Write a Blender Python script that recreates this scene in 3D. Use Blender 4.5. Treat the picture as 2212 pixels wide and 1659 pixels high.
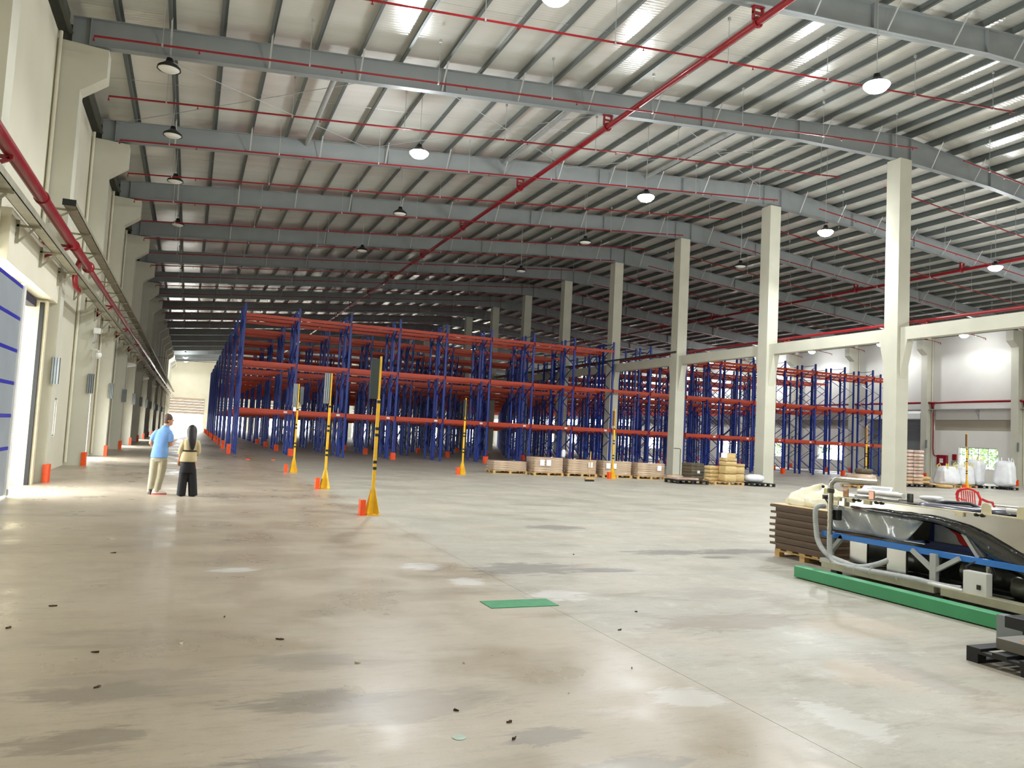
import bpy, math, random
from mathutils import Vector, Matrix
random.seed(7)
for o in list(bpy.data.objects): bpy.data.objects.remove(o, do_unlink=True)
scene = bpy.context.scene
COL = scene.collection
R = math.radians

# ------------------------------------------------------------------ camera
# calibrated on the photograph's vanishing points (26 mm phone lens, slight roll)
YAW, PITCH, ROLL, EYE = 0.39394, 0.066718, 0.051405, 1.65
fw = Vector((math.sin(YAW)*math.cos(PITCH), math.cos(YAW)*math.cos(PITCH), math.sin(PITCH)))
r0 = Vector((math.cos(YAW), -math.sin(YAW), 0)); u0 = r0.cross(fw)
rt = r0*math.cos(ROLL)+u0*math.sin(ROLL); up = -r0*math.sin(ROLL)+u0*math.cos(ROLL)
cam_d = bpy.data.cameras.new('camera'); cam = bpy.data.objects.new('camera', cam_d); COL.objects.link(cam)
cam_d.sensor_width = 36; cam_d.lens = 1665.3*36/2212; cam_d.clip_end = 600; cam_d.clip_start = .05
M = Matrix((rt, up, -fw)).transposed().to_4x4(); M.translation = (0, 0, EYE); cam.matrix_world = M
scene.camera = cam

# ------------------------------------------------------------------ sky, exposure, lamp output
SKY = 15.0
LAMP_W = 780.0
EXPOSURE = 0.4
w = bpy.data.worlds.new('sky'); scene.world = w; w.use_nodes = True
bg = w.node_tree.nodes['Background']; bg.inputs[0].default_value = (.93, .97, 1, 1); bg.inputs[1].default_value = SKY
scene.view_settings.view_transform = 'Standard'; scene.view_settings.look = 'None'
scene.view_settings.gamma = 1; scene.view_settings.use_curve_mapping = False
scene.view_settings.exposure = EXPOSURE

# ------------------------------------------------------------------ mesh builder
class MB:
    def __init__(s): s.v = []; s.f = []
    def add(s, vs, fs):
        n = len(s.v); s.v += [tuple(v) for v in vs]; s.f += [tuple(i+n for i in f) for f in fs]; return s
    def box(s, x0, y0, z0, x1, y1, z1):
        return s.add([(x0,y0,z0),(x1,y0,z0),(x1,y1,z0),(x0,y1,z0),(x0,y0,z1),(x1,y0,z1),(x1,y1,z1),(x0,y1,z1)],
                     [(0,3,2,1),(4,5,6,7),(0,1,5,4),(1,2,6,5),(2,3,7,6),(3,0,4,7)])
    def cbox(s, c, sz, rz=0):
        n = len(s.v); s.box(-sz[0]/2,-sz[1]/2,-sz[2]/2,sz[0]/2,sz[1]/2,sz[2]/2)
        ca, sa = math.cos(rz), math.sin(rz)
        for i in range(n, len(s.v)):
            x, y, z = s.v[i]; s.v[i] = (c[0]+x*ca-y*sa, c[1]+x*sa+y*ca, c[2]+z)
        return s
    def bar(s, p, q, w, h, upv=(0,0,1)):
        p = Vector(p); q = Vector(q); d = (q-p).normalized(); u = Vector(upv)
        a = d.cross(u)
        if a.length < 1e-4: a = d.cross(Vector((1,0,0)))
        a.normalize(); b = a.cross(d); a = a*w/2; b = b*h/2
        return s.add([p-a-b,p+a-b,p+a+b,p-a+b,q-a-b,q+a-b,q+a+b,q-a+b],
                     [(3,2,1,0),(4,5,6,7),(0,1,5,4),(1,2,6,5),(2,3,7,6),(3,0,4,7)])
    def tube(s, pts, r, n=8, caps=True, sq=1.0):
        pts = [Vector(p) for p in pts]; m = len(pts)
        rr = r if isinstance(r, (list, tuple)) else [r]*m
        base = len(s.v); prev = None
        for i, p in enumerate(pts):
            d = (pts[min(i+1,m-1)]-pts[max(i-1,0)]).normalized()
            if prev is None:
                a = d.cross(Vector((0,0,1)))
                if a.length < 1e-3: a = d.cross(Vector((0,1,0)))
            else: a = prev-d*prev.dot(d)
            a.normalize(); prev = a; b = d.cross(a)
            for k in range(n):
                t = 2*math.pi*k/n
                s.v.append(tuple(p+a*math.cos(t)*rr[i]+b*math.sin(t)*rr[i]*sq))
        for i in range(m-1):
            for k in range(n):
                s.f.append((base+i*n+k, base+i*n+(k+1)%n, base+(i+1)*n+(k+1)%n, base+(i+1)*n+k))
        if caps:
            s.f.append(tuple(base+k for k in range(n))[::-1]); s.f.append(tuple(base+(m-1)*n+k for k in range(n)))
        return s
    def lathe(s, prof, n=16, at=(0,0,0), caps=True):
        base = len(s.v)
        for r, z in prof:
            for k in range(n):
                t = 2*math.pi*k/n; s.v.append((at[0]+r*math.cos(t), at[1]+r*math.sin(t), at[2]+z))
        for i in range(len(prof)-1):
            for k in range(n):
                s.f.append((base+i*n+k, base+i*n+(k+1)%n, base+(i+1)*n+(k+1)%n, base+(i+1)*n+k))
        if caps:
            s.f.append(tuple(base+k for k in range(n))[::-1]); s.f.append(tuple(base+(len(prof)-1)*n+k for k in range(n)))
        return s
    def prism(s, poly, ax, a, b):
        # poly in the two axes other than ax (cyclic order xy, yz, xz), extruded from a to b
        def P(p, c):
            return {0:(c,p[0],p[1]), 1:(p[0],c,p[1]), 2:(p[0],p[1],c)}[ax]
        n = len(poly); 
        return s.add([P(p,a) for p in poly]+[P(p,b) for p in poly],
                     [tuple(range(n)), tuple(range(2*n-1,n-1,-1))]+[(i,i+n,(i+1)%n+n,(i+1)%n) for i in range(n)])
    def loft(s, rings, n=16, caps=True):
        # rings: (x,y,z,rx,ry[,rot]) horizontal super-ellipse rings
        base = len(s.v)
        for rg in rings:
            x,y,z,rx,ry = rg[:5]; ro = rg[5] if len(rg) > 5 else 0
            for k in range(n):
                t = 2*math.pi*k/n; c, d = math.cos(t), math.sin(t)
                c = math.copysign(abs(c)**.85, c)*rx; d = math.copysign(abs(d)**.85, d)*ry
                s.v.append((x+c*math.cos(ro)-d*math.sin(ro), y+c*math.sin(ro)+d*math.cos(ro), z))
        m = len(rings)
        for i in range(m-1):
            for k in range(n):
                s.f.append((base+i*n+k, base+i*n+(k+1)%n, base+(i+1)*n+(k+1)%n, base+(i+1)*n+k))
        if caps:
            s.f.append(tuple(base+k for k in range(n))[::-1]); s.f.append(tuple(base+(m-1)*n+k for k in range(n)))
        return s
    def ball(s, c, r, n=12, m=8):
        rx, ry, rz = (r,r,r) if not isinstance(r, (tuple,list)) else r
        return s.loft2([(c[0],c[1],c[2]-rz*math.cos(math.pi*i/m), max(rx*math.sin(math.pi*i/m),.0005), max(ry*math.sin(math.pi*i/m),.0005)) for i in range(m+1)], n)
    def loft2(s, rings, n):
        base = len(s.v)
        for x,y,z,rx,ry in rings:
            for k in range(n):
                t = 2*math.pi*k/n; s.v.append((x+rx*math.cos(t), y+ry*math.sin(t), z))
        for i in range(len(rings)-1):
            for k in range(n):
                s.f.append((base+i*n+k, base+i*n+(k+1)%n, base+(i+1)*n+(k+1)%n, base+(i+1)*n+k))
        s.f.append(tuple(base+k for k in range(n))[::-1]); s.f.append(tuple(base+(len(rings)-1)*n+k for k in range(n)))
        return s
    def mesh(s, name, mat, smooth=None):
        me = bpy.data.meshes.new(name); me.from_pydata(s.v, [], s.f); me.update()
        if mat is not None: me.materials.append(mat)
        if smooth is not None:
            me.polygons.foreach_set('use_smooth', [True]*len(me.polygons)); me.set_sharp_from_angle(angle=R(smooth))
        return me
    def build(s, name, mat, parent=None, smooth=None, bevel=0, loc=None):
        o = link(name, s.mesh(name, mat, smooth), parent)
        if loc is not None: o.location = loc
        if bevel:
            b = o.modifiers.new('bevel', 'BEVEL'); b.width = bevel; b.segments = 2; b.limit_method = 'ANGLE'; b.angle_limit = R(40)
        return o
def link(name, data, parent=None):
    o = bpy.data.objects.new(name, data); COL.objects.link(o)
    if parent is not None: o.parent = parent
    return o
def tag(o, label, cat, group=None, kind=None):
    o['label'] = label; o['category'] = cat
    if group: o['group'] = group
    if kind: o['kind'] = kind
    return o
def empty(name, label, cat, loc=(0,0,0), rz=0, group=None):
    o = link(name, None); o.location = loc; o.rotation_euler[2] = rz; o.empty_display_size = .2
    return tag(o, label, cat, group)
def struct(o, label=None):
    o['kind'] = 'structure'
    if label: o['label'] = label
    return o
def copy_tree(o, parent=None):
    c = o.copy(); COL.objects.link(c); c.parent = parent
    for ch in KIDS(o): copy_tree(ch, c)
    return c
def KIDS(o): return [c for c in o.children]
ORD = ['first','second','third','fourth','fifth','sixth','seventh','eighth','ninth','tenth','eleventh','twelfth','thirteenth','fourteenth','fifteenth','sixteenth','seventeenth','eighteenth','nineteenth','twentieth']

# ------------------------------------------------------------------ materials
def lin(h):
    h = h.lstrip('#'); c = [int(h[i:i+2],16)/255 for i in (0,2,4)]
    return tuple(x/12.92 if x <= .04045 else ((x+.055)/1.055)**2.4 for x in c)+(1,)
def mat(name, col, rough=.5, metal=0, var=.12, scale=3.0, bump=0, bscale=40, coat=0, stretch=(1,1,1), spec=.5, rvar=0):
    m = bpy.data.materials.new(name); m.use_nodes = True; nt = m.node_tree; N = nt.nodes; L = nt.links
    p = N['Principled BSDF']; c = lin(col) if isinstance(col, str) else col
    p.inputs['Roughness'].default_value = rough; p.inputs['Metallic'].default_value = metal
    p.inputs['Coat Weight'].default_value = coat; p.inputs['Specular IOR Level'].default_value = spec
    tc = N.new('ShaderNodeTexCoord'); mp = N.new('ShaderNodeMapping'); L.new(tc.outputs['Object'], mp.inputs[0]); mp.inputs['Scale'].default_value = stretch
    if var:
        nz = N.new('ShaderNodeTexNoise'); nz.inputs['Scale'].default_value = scale; nz.inputs['Detail'].default_value = 5
        L.new(mp.outputs[0], nz.inputs[0])
        rp = N.new('ShaderNodeValToRGB'); L.new(nz.outputs[0], rp.inputs[0])
        rp.color_ramp.elements[0].position = .3; rp.color_ramp.elements[1].position = .7
        rp.color_ramp.elements[0].color = tuple(x*(1-var) for x in c[:3])+(1,)
        rp.color_ramp.elements[1].color = tuple(min(1,x*(1+var)) for x in c[:3])+(1,)
        L.new(rp.outputs[0], p.inputs['Base Color'])
        if rvar:
            mr = N.new('ShaderNodeMapRange'); L.new(nz.outputs[0], mr.inputs[0]); mr.inputs[3].default_value = max(.02, rough-rvar); mr.inputs[4].default_value = min(1, rough+rvar)
            L.new(mr.outputs[0], p.inputs['Roughness'])
    else: p.inputs['Base Color'].default_value = c
    if bump:
        n2 = N.new('ShaderNodeTexNoise'); n2.inputs['Scale'].default_value = bscale; n2.inputs['Detail'].default_value = 4; L.new(mp.outputs[0], n2.inputs[0])
        b = N.new('ShaderNodeBump'); b.inputs['Strength'].default_value = bump; b.inputs['Distance'].default_value = .02
        L.new(n2.outputs[0], b.inputs['Height']); L.new(b.outputs[0], p.inputs['Normal'])
    return m
def emat(name, col, s):
    m = bpy.data.materials.new(name); m.use_nodes = True; p = m.node_tree.nodes['Principled BSDF']
    p.inputs['Base Color'].default_value = col; p.inputs['Emission Color'].default_value = col; p.inputs['Emission Strength'].default_value = s
    return m
def glassy(name, col, alpha, rough=.08):
    # thin sheet: part transparent, part glossy/diffuse film
    m = bpy.data.materials.new(name); m.use_nodes = True; nt = m.node_tree; N = nt.nodes; L = nt.links
    p = N['Principled BSDF']; p.inputs['Base Color'].default_value = col; p.inputs['Roughness'].default_value = rough
    p.inputs['Alpha'].default_value = alpha
    return m
K = {}
K['wall'] = mat('wall_paint', '#d8d3bf', .75, var=.05, scale=.6, bump=.05, bscale=8)
K['wall_cool'] = mat('wall_paint_cool', '#dedcd5', .75, var=.04, scale=.6, bump=.05, bscale=8)
K['recess_shade'] = mat('wall_recess_shade', '#a59d8c', .75, var=.04, scale=.8)  # taupe puts the shade of the wall recesses into the panel colour
K['concrete'] = mat('painted_concrete', '#c4c2b2', .7, var=.05, scale=1.2, bump=.08, bscale=12)
K['steel'] = mat('rafter_grey_paint', '#8a8f90', .45, var=.06, scale=1.5)
K['steel_light'] = mat('galvanised_light', '#a9acab', .4, .3, var=.08, scale=4)
K['purlin'] = mat('galvanised_purlin', '#5f6563', .45, .2, var=.1, scale=2, stretch=(1,.1,1))
K['eave'] = mat('eave_channel', '#4c4e49', .5, .2, var=.1)
K['red'] = mat('fire_pipe_red', '#860d19', .35, var=.12, scale=5, coat=.2)
K['blue'] = mat('rack_blue', '#0a2f8e', .38, var=.1, scale=4)
K['orange'] = mat('rack_orange', '#bd3c15', .42, var=.1, scale=3, stretch=(.3,1,1))
K['guard'] = mat('guard_orange', '#f2520f', .45, var=.1, scale=8)
K['yellow'] = mat('sign_yellow', '#e2b01e', .45, var=.12, scale=6)
K['black'] = mat('black_plastic', '#15171a', .45, var=.2, scale=6)
K['rubber'] = mat('black_rubber', '#101010', .6, var=.2)
K['board_dark'] = mat('sign_board_dark', '#2c3634', .4, var=.1)
K['board_grey'] = mat('sign_board_grey', '#8c9498', .35, .2, var=.1)
K['white'] = mat('white_plastic', '#e6e6e2', .4, var=.04)
K['door_grey'] = mat('dock_door_grey', '#8d949a', .5, var=.05, scale=2)
K['door_blue'] = mat('dock_door_blue', '#1a1d9a', .5, var=.05)
K['cream'] = mat('cream_metal', '#d9cfae', .45, var=.08, scale=3)
K['tray'] = mat('cable_tray_steel', '#9a9682', .45, .3, var=.15, scale=5)
K['wood'] = mat('pallet_wood', '#c9a46a', .7, var=.25, scale=6, stretch=(6,1,6), bump=.1)
K['ply'] = mat('plywood_top', '#d8bd92', .6, var=.12, scale=4, stretch=(1,5,1))
K['brown'] = mat('brown_board', '#5c4426', .5, var=.25, scale=8, stretch=(1,.2,6))
K['steel_inox'] = mat('stainless', '#b9b6ad', .22, .95, var=.08, scale=3, rvar=.06)
K['shutter'] = mat('roller_shutter', '#8d9093', .45, .2, var=.06, scale=2)
K['shutter_beige'] = mat('roller_shutter_beige', '#b5a590', .6, var=.05)

# ------------------------------------------------------------------ special surface materials
def floor_mat(name, base, alt, dark, rough, stains, seed, blend=None):
    m = bpy.data.materials.new(name); m.use_nodes = True; nt = m.node_tree; N = nt.nodes; L = nt.links
    p = N['Principled BSDF']
    geo = N.new('ShaderNodeNewGeometry')
    mp = N.new('ShaderNodeMapping'); L.new(geo.outputs['Position'], mp.inputs[0]); mp.inputs['Location'].default_value = (seed*13.1, seed*7.7, 0)
    def noise(sc, det=6, ro=.6, vec=None, dist=0):
        n = N.new('ShaderNodeTexNoise'); n.inputs['Scale'].default_value = sc; n.inputs['Detail'].default_value = det
        n.inputs['Roughness'].default_value = ro; n.inputs['Distortion'].default_value = dist; L.new((vec or mp.outputs[0]), n.inputs[0]); return n.outputs[0]
    def ramp(x, a, b):
        r = N.new('ShaderNodeMapRange'); r.interpolation_type = 'SMOOTHSTEP'; L.new(x, r.inputs[0]); r.inputs[1].default_value = a; r.inputs[2].default_value = b; return r.outputs[0]
    def mix(f, a, b):
        x = N.new('ShaderNodeMix'); x.data_type = 'RGBA'
        if isinstance(f, float): x.inputs[0].default_value = f
        else: L.new(f, x.inputs[0])
        for s_, i in ((a,6),(b,7)):
            if isinstance(s_, tuple): x.inputs[i].default_value = s_
            else: L.new(s_, x.inputs[i])
        return x.outputs[2]
    def mul(a, b):
        x = N.new('ShaderNodeMath'); x.operation = 'MULTIPLY'
        for s_, i in ((a,0),(b,1)):
            if isinstance(s_, float): x.inputs[i].default_value = s_
            else: L.new(s_, x.inputs[i])
        return x.outputs[0]
    st = N.new('ShaderNodeMapping'); L.new(geo.outputs['Position'], st.inputs[0]); st.inputs['Scale'].default_value = (.45, 1.6, 1); st.inputs['Location'].default_value = (seed*3, seed, 0)
    c = mix(ramp(noise(.35), .35, .65), base, alt)
    msk = None
    if blend:   # worn, uneven change of finish along the cast joint
        sx = N.new('ShaderNodeSeparateXYZ'); L.new(geo.outputs['Position'], sx.inputs[0])
        am = N.new('ShaderNodeMath'); am.operation = 'MULTIPLY_ADD'; L.new(noise(.9, 8, .65), am.inputs[0]); am.inputs[1].default_value = 1.5; L.new(sx.outputs[0], am.inputs[2])
        msk = ramp(am.outputs[0], 3.75, 4.45)
        c = mix(msk, c, mix(ramp(noise(.4), .35, .65), blend[0], blend[1]))
        c = mix(mul(mul(ramp(noise(1.7, 9, .75, st.outputs[0], .8), .48, .66), .5), msk), c, lin('#958a7c'))
        c = mix(mul(mul(ramp(noise(2.6, 9, .75), .52, .68), .45), msk), c, lin('#c3c2b6'))
        c = mix(mul(mul(ramp(noise(.8, 6, .6), .5, .7), .35), msk), c, lin('#b3a493'))
    c = mix(mul(ramp(noise(1.1, 8, .65, st.outputs[0], .6), .52, .72), .55), c, dark)
    c = mix(mul(ramp(noise(5, 8, .7, st.outputs[0]), .5, .75), .45), c, dark)
    c = mix(mul(ramp(noise(17, 6, .7, st.outputs[0]), .52, .7), .3), c, dark)
    c = mix(mul(ramp(noise(3.0, 8, .75), .56, .72), .22), c, lin('#cfc8ba'))
    fine = noise(60, 3); c = mix(mul(ramp(fine, .45, .75), .14), c, dark)
    # hairline crazing
    vo = N.new('ShaderNodeTexVoronoi'); vo.feature = 'DISTANCE_TO_EDGE'; vo.inputs['Scale'].default_value = 1.3
    wv = N.new('ShaderNodeMix'); wv.data_type = 'VECTOR'; wv.inputs[0].default_value = .25
    n3 = N.new('ShaderNodeTexNoise'); n3.inputs['Scale'].default_value = 2.5; L.new(mp.outputs[0], n3.inputs[0]); L.new(mp.outputs[0], wv.inputs[4]); L.new(n3.outputs[1], wv.inputs[5]); L.new(wv.outputs[1], vo.inputs[0])
    crack = mul(ramp(vo.outputs[0], .008, .0), ramp(noise(.28), .55, .75))
    c = mix(mul(crack, .55), c, lin('#5a5248'))
    rg = ramp(noise(.9, 6, .6), .3, .7)
    # patches with a place of their own: (x, y, half x, half y, colour, strength)
    for x, y, hx, hy, col, stg in stains:
        g = N.new('ShaderNodeMapping'); g.vector_type = 'TEXTURE'; L.new(geo.outputs['Position'], g.inputs[0])
        g.inputs['Location'].default_value = (x, y, 0); g.inputs['Scale'].default_value = (hx, hy, 1)
        ln = N.new('ShaderNodeVectorMath'); ln.operation = 'LENGTH'; L.new(g.outputs[0], ln.inputs[0])
        ad = N.new('ShaderNodeMath'); ad.operation = 'ADD'; L.new(ln.outputs['Value'], ad.inputs[0]); L.new(mul(noise(4.5, 8, .72, st.outputs[0], 1.0), 2.4), ad.inputs[1])
        c = mix(mul(ramp(ad.outputs[0], 2.05, 1.75), stg), c, lin(col))
    L.new(c, p.inputs['Base Color'])
    mr = N.new('ShaderNodeMapRange'); L.new(rg, mr.inputs[0]); mr.inputs[3].default_value = rough-.1; mr.inputs[4].default_value = rough+.14
    if msk is not None:
        m2 = N.new('ShaderNodeMath'); m2.operation = 'MULTIPLY_ADD'; L.new(msk, m2.inputs[0]); m2.inputs[1].default_value = .16; L.new(mr.outputs[0], m2.inputs[2]); rout = m2.outputs[0]
    else: rout = mr.outputs[0]
    L.new(rout, p.inputs['Roughness']); p.inputs['Specular IOR Level'].default_value = .55
    b = N.new('ShaderNodeBump'); b.inputs['Strength'].default_value = .05; b.inputs['Distance'].default_value = .008
    L.new(noise(9, 6), b.inputs['Height']); L.new(b.outputs[0], p.inputs['Normal'])
    return m
GREY, PALE, TAN = '#716c66', '#c6c4c0', '#8a7f71'
st_left = [(-.35,5.25,.5,.22,'#6b6358',.5),(.8,4.8,.6,.28,'#68635c',.5),(-.4,4.5,.45,.2,'#6b6358',.5),(1.95,3.95,.3,.18,'#68635c',.55),(.9,5.6,.5,.3,'#7d756a',.4),(.55,9.2,.35,.22,PALE,.8),(2.75,9.2,.35,.3,PALE,.85),(3.0,8.2,.28,.3,PALE,.8),(1.3,4.6,.9,.4,TAN,.6),(.4,3.6,.6,.6,GREY,.45),(-.2,5.3,.8,.5,TAN,.5),(2.2,3.3,.5,.35,GREY,.5),(.55,3.9,.4,.3,GREY,.5)]
st_right = [(4.1,8.9,1.1,.5,GREY,.8),(5.0,8.7,.5,.22,GREY,.85),(6.9,10.0,.9,.33,GREY,.9),(8.2,10.0,1.1,.3,GREY,.9),(7.4,9.5,.35,.14,GREY,.95),(6.4,12.9,.8,.45,GREY,.8),(3.75,7.4,.45,.3,PALE,.7),(4.9,6.0,1.3,.4,TAN,.7),(3.15,4.3,.3,.28,PALE,.6),(3.9,3.7,.22,.5,PALE,.55),(4.9,4.4,.5,.5,'#b5a08a',.5),(6.0,5.6,.8,.5,'#b09c86',.45),(5.6,7.2,.9,.35,'#8f8880',.5),(8.1,8.0,.7,.3,GREY,.7),(5.2,4.3,.3,.9,TAN,.5)]
K['slab_brown'] = floor_mat('polished_concrete', lin('#a39682'), lin('#ada18e'), lin('#7f7667'), .35, st_left+st_right, 1, (lin('#a19e91'), lin('#aba699')))
K['slab_grey'] = K['slab_brown']
K['slab_far'] = floor_mat('concrete_grey_worn', lin('#a7a396'), lin('#b2ada0'), lin('#837c70'), .45, [], 3)

def foil_mat():
    # reflective insulation foil over ribbed sheet: ribs run up the slope
    m = bpy.data.materials.new('roof_insulation_foil'); m.use_nodes = True; nt = m.node_tree; N = nt.nodes; L = nt.links
    p = N['Principled BSDF']; p.inputs['Metallic'].default_value = .33; p.inputs['Roughness'].default_value = .18; p.inputs['Specular IOR Level'].default_value = .6
    geo = N.new('ShaderNodeNewGeometry'); sp = N.new('ShaderNodeSeparateXYZ'); L.new(geo.outputs['Position'], sp.inputs[0])
    mp = N.new('ShaderNodeMapping'); L.new(geo.outputs['Position'], mp.inputs[0]); mp.inputs['Scale'].default_value = (.25, 2.2, 1)
    nz = N.new('ShaderNodeTexNoise'); nz.inputs['Scale'].default_value = 1.0; nz.inputs['Detail'].default_value = 6; L.new(mp.outputs[0], nz.inputs[0])
    rp = N.new('ShaderNodeValToRGB'); L.new(nz.outputs[0], rp.inputs[0]); rp.color_ramp.elements[0].position = .3; rp.color_ramp.elements[1].position = .7
    rp.color_ramp.elements[0].color = lin('#e6e5dd'); rp.color_ramp.elements[1].color = lin('#f2f1ea'); L.new(rp.outputs[0], p.inputs['Base Color'])
    wv = N.new('ShaderNodeMath'); wv.operation = 'MULTIPLY'; L.new(sp.outputs[1], wv.inputs[0]); wv.inputs[1].default_value = 2*math.pi/.24
    sn = N.new('ShaderNodeMath'); sn.operation = 'SINE'; L.new(wv.outputs[0], sn.inputs[0])
    pw = N.new('ShaderNodeMath'); pw.operation = 'POWER'; ab = N.new('ShaderNodeMath'); ab.operation = 'ABSOLUTE'; L.new(sn.outputs[0], ab.inputs[0]); L.new(ab.outputs[0], pw.inputs[0]); pw.inputs[1].default_value = 6
    ad = N.new('ShaderNodeMath'); ad.operation = 'ADD'; L.new(pw.outputs[0], ad.inputs[0]); L.new(nz.outputs[0], ad.inputs[1])
    b = N.new('ShaderNodeBump'); b.inputs['Strength'].default_value = .1; b.inputs['Distance'].default_value = .02; L.new(ad.outputs[0], b.inputs['Height']); L.new(b.outputs[0], p.inputs['Normal'])
    return m
K['foil'] = foil_mat()

# ------------------------------------------------------------------ dimensions of the hall
XL, XR = -3.55, 52.35            # wall faces
CIL, CIR = -3.0, 51.8            # inner faces of the wall columns
RIDGE = 24.4
BAY = 7.05; G0 = 21.15           # column grid along the hall
Y0, Y1 = -14.1, 141.0
EAVE = 11.5
def zt(x): return 13.9-.0936*abs(x-RIDGE)          # top of the rafters
GRID = [G0+BAY*k for k in range(-1, 17)]            # rafters / columns in view

# ------------------------------------------------------------------ floor: cast strips with open joints
fl = struct(MB().box(XL-.3, Y0-.3, -.3, XR+.3, Y1+.3, -.012).build('floor', mat('joint_filler', '#4a453e', .8, var=.1)), 'concrete hall floor cast in long strips')
edges = [XL, 3.4, 10.4, 17.4, 24.4, 31.4, 38.4, 45.4, XR]
for i in range(8):
    a = edges[i]+(.002 if i else 0); b = edges[i+1]-.002
    MB().box(a, Y0, -.02, b, Y1, 0).build('slab', K['slab_brown'] if i == 0 else K['slab_grey'] if i == 1 else K['slab_far'], fl)
MB().box(2.78, 6.92, 0, 3.5, 7.23, .006).build('floor_hatch', mat('green_hatch', '#2f8a58', .45, var=.12, scale=9), fl)

# ------------------------------------------------------------------ walls with real openings
def wall(name, ax, c0, c1, u0_, u1_, z0, z1, holes, m):
    us = sorted({u0_, u1_}|{h[0] for h in holes}|{h[1] for h in holes}); zs = sorted({z0, z1}|{h[2] for h in holes}|{h[3] for h in holes})
    b = MB()
    for i in range(len(us)-1):
        run = None
        for j in range(len(zs)-1):
            cu, cz = (us[i]+us[i+1])/2, (zs[j]+zs[j+1])/2
            solid = not any(h[0] < cu < h[1] and h[2] < cz < h[3] for h in holes)
            if solid:
                if run is None: run = [zs[j], zs[j+1]]
                else: run[1] = zs[j+1]
            if run is not None and (not solid or j == len(zs)-2):
                if ax == 0: b.box(c0, us[i], run[0], c1, us[i+1], run[1])
                else: b.box(us[i], c0, run[0], us[i+1], c1, run[1])
                run = None
    return struct(b.build(name, m))
dock = [(14.6, 20.35, 0, 4.15)]
for k in range(1, 16, 2): dock.append((G0+BAY*k+2.6, G0+BAY*k+5.6, 0, 2.4))
wall('wall_left', 0, XL-.3, XL, Y0, Y1, 0, EAVE+.05, dock+[(24.85, 25.75, .95, 2.05)], K['wall'])
wr = [(36.8, 39.75, .95, 2.48)]+[(G0+BAY*k+1.2, G0+BAY*k+4.2, .95, 2.48) for k in (4, 5, 6, 8, 9, 11, 12, 14)]+[(G0+BAY*k+5.0, G0+BAY*k+6.1, 0, 2.2) for k in (3, 7)]
band = [(G0+BAY*k+.45, G0+BAY*k+BAY-.45, 3.7, 4.5) for k in range(0, 16) if k != 3]
wall('wall_right', 0, XR, XR+.3, Y0, Y1, 0, EAVE+.05, wr+band+[(42.9, 47.6, 0, 4.5)], K['wall_cool'])
bp = MB()
for a, b_, c_, d_ in band: bp.box(XR+.16, a, c_, XR+.2, b_, d_)
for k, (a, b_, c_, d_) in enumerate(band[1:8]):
    MB().box(XR+.14, a, c_, XR+.2, b_, d_).build('recessed_panel', K['recess_shade'], bpy.data.objects['wall_right'])
ends = [(-3.1+7.0*i, 2.2+7.0*i, 0, 5.1) for i in range(8)]
wall('wall_back', 1, Y1, Y1+.3, XL-.3, XR+.3, 0, 14.3, [e for e in ends if e[1] < XR-.5], K['wall'])
wall('wall_front', 1, Y0-.3, Y0, XL-.3, XR+.3, 0, 14.3, [], K['wall'])
for i, e in enumerate([e for e in ends if e[1] < XR-.5]):   # half-raised roller shutters of the far end
    t = struct(link('door_%d' % (i+1), None), 'half raised beige roller shutter in the far end wall')
    for j in range(6):
        MB().box(e[0]-.1, Y1-.12, 2.5+j*.45, e[1]+.1, Y1-.05, 2.5+j*.45+.44).build('slat_panel', K['shutter_beige'], t)

# ------------------------------------------------------------------ roof
rf = MB()
TH = .22
for a, b_ in ((XL-.3, RIDGE), (RIDGE, XR+.3)):
    za, zb = zt(a)+TH, zt(b_)+TH
    rf.add([(a,Y0-.3,za),(b_,Y0-.3,zb),(b_,Y1+.3,zb),(a,Y1+.3,za),(a,Y0-.3,za+.1),(b_,Y0-.3,zb+.1),(b_,Y1+.3,zb+.1),(a,Y1+.3,za+.1)],
           [(0,3,2,1),(4,5,6,7),(0,1,5,4),(1,2,6,5),(2,3,7,6),(3,0,4,7)])
ceil = struct(rf.build('ceiling', K['foil']), 'silver-white insulated metal roof on grey purlins')
def zprof(h, w):  # Z purlin section in (x, z)
    t = .012
    return [(-w,0),(0,0),(0,h-t),(w,h-t),(w,h),(-t,h),(-t,t),(-w,t)]
pm = MB().prism([(x,z) for x, z in zprof(.21, .075)], 1, 0, Y1).mesh('purlin', K['purlin'])
pm2 = MB().prism([(-x,z) for x, z in zprof(.21, .075)][::-1], 1, 0, Y1).mesh('purlin_right', K['purlin'])
for k in range(23):
    for sgn in (-1, 1):
        x = RIDGE+sgn*(.4+1.195*k)
        o = link('purlin', pm if sgn < 0 else pm2, ceil); o.location = (x, 0, zt(x))

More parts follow.
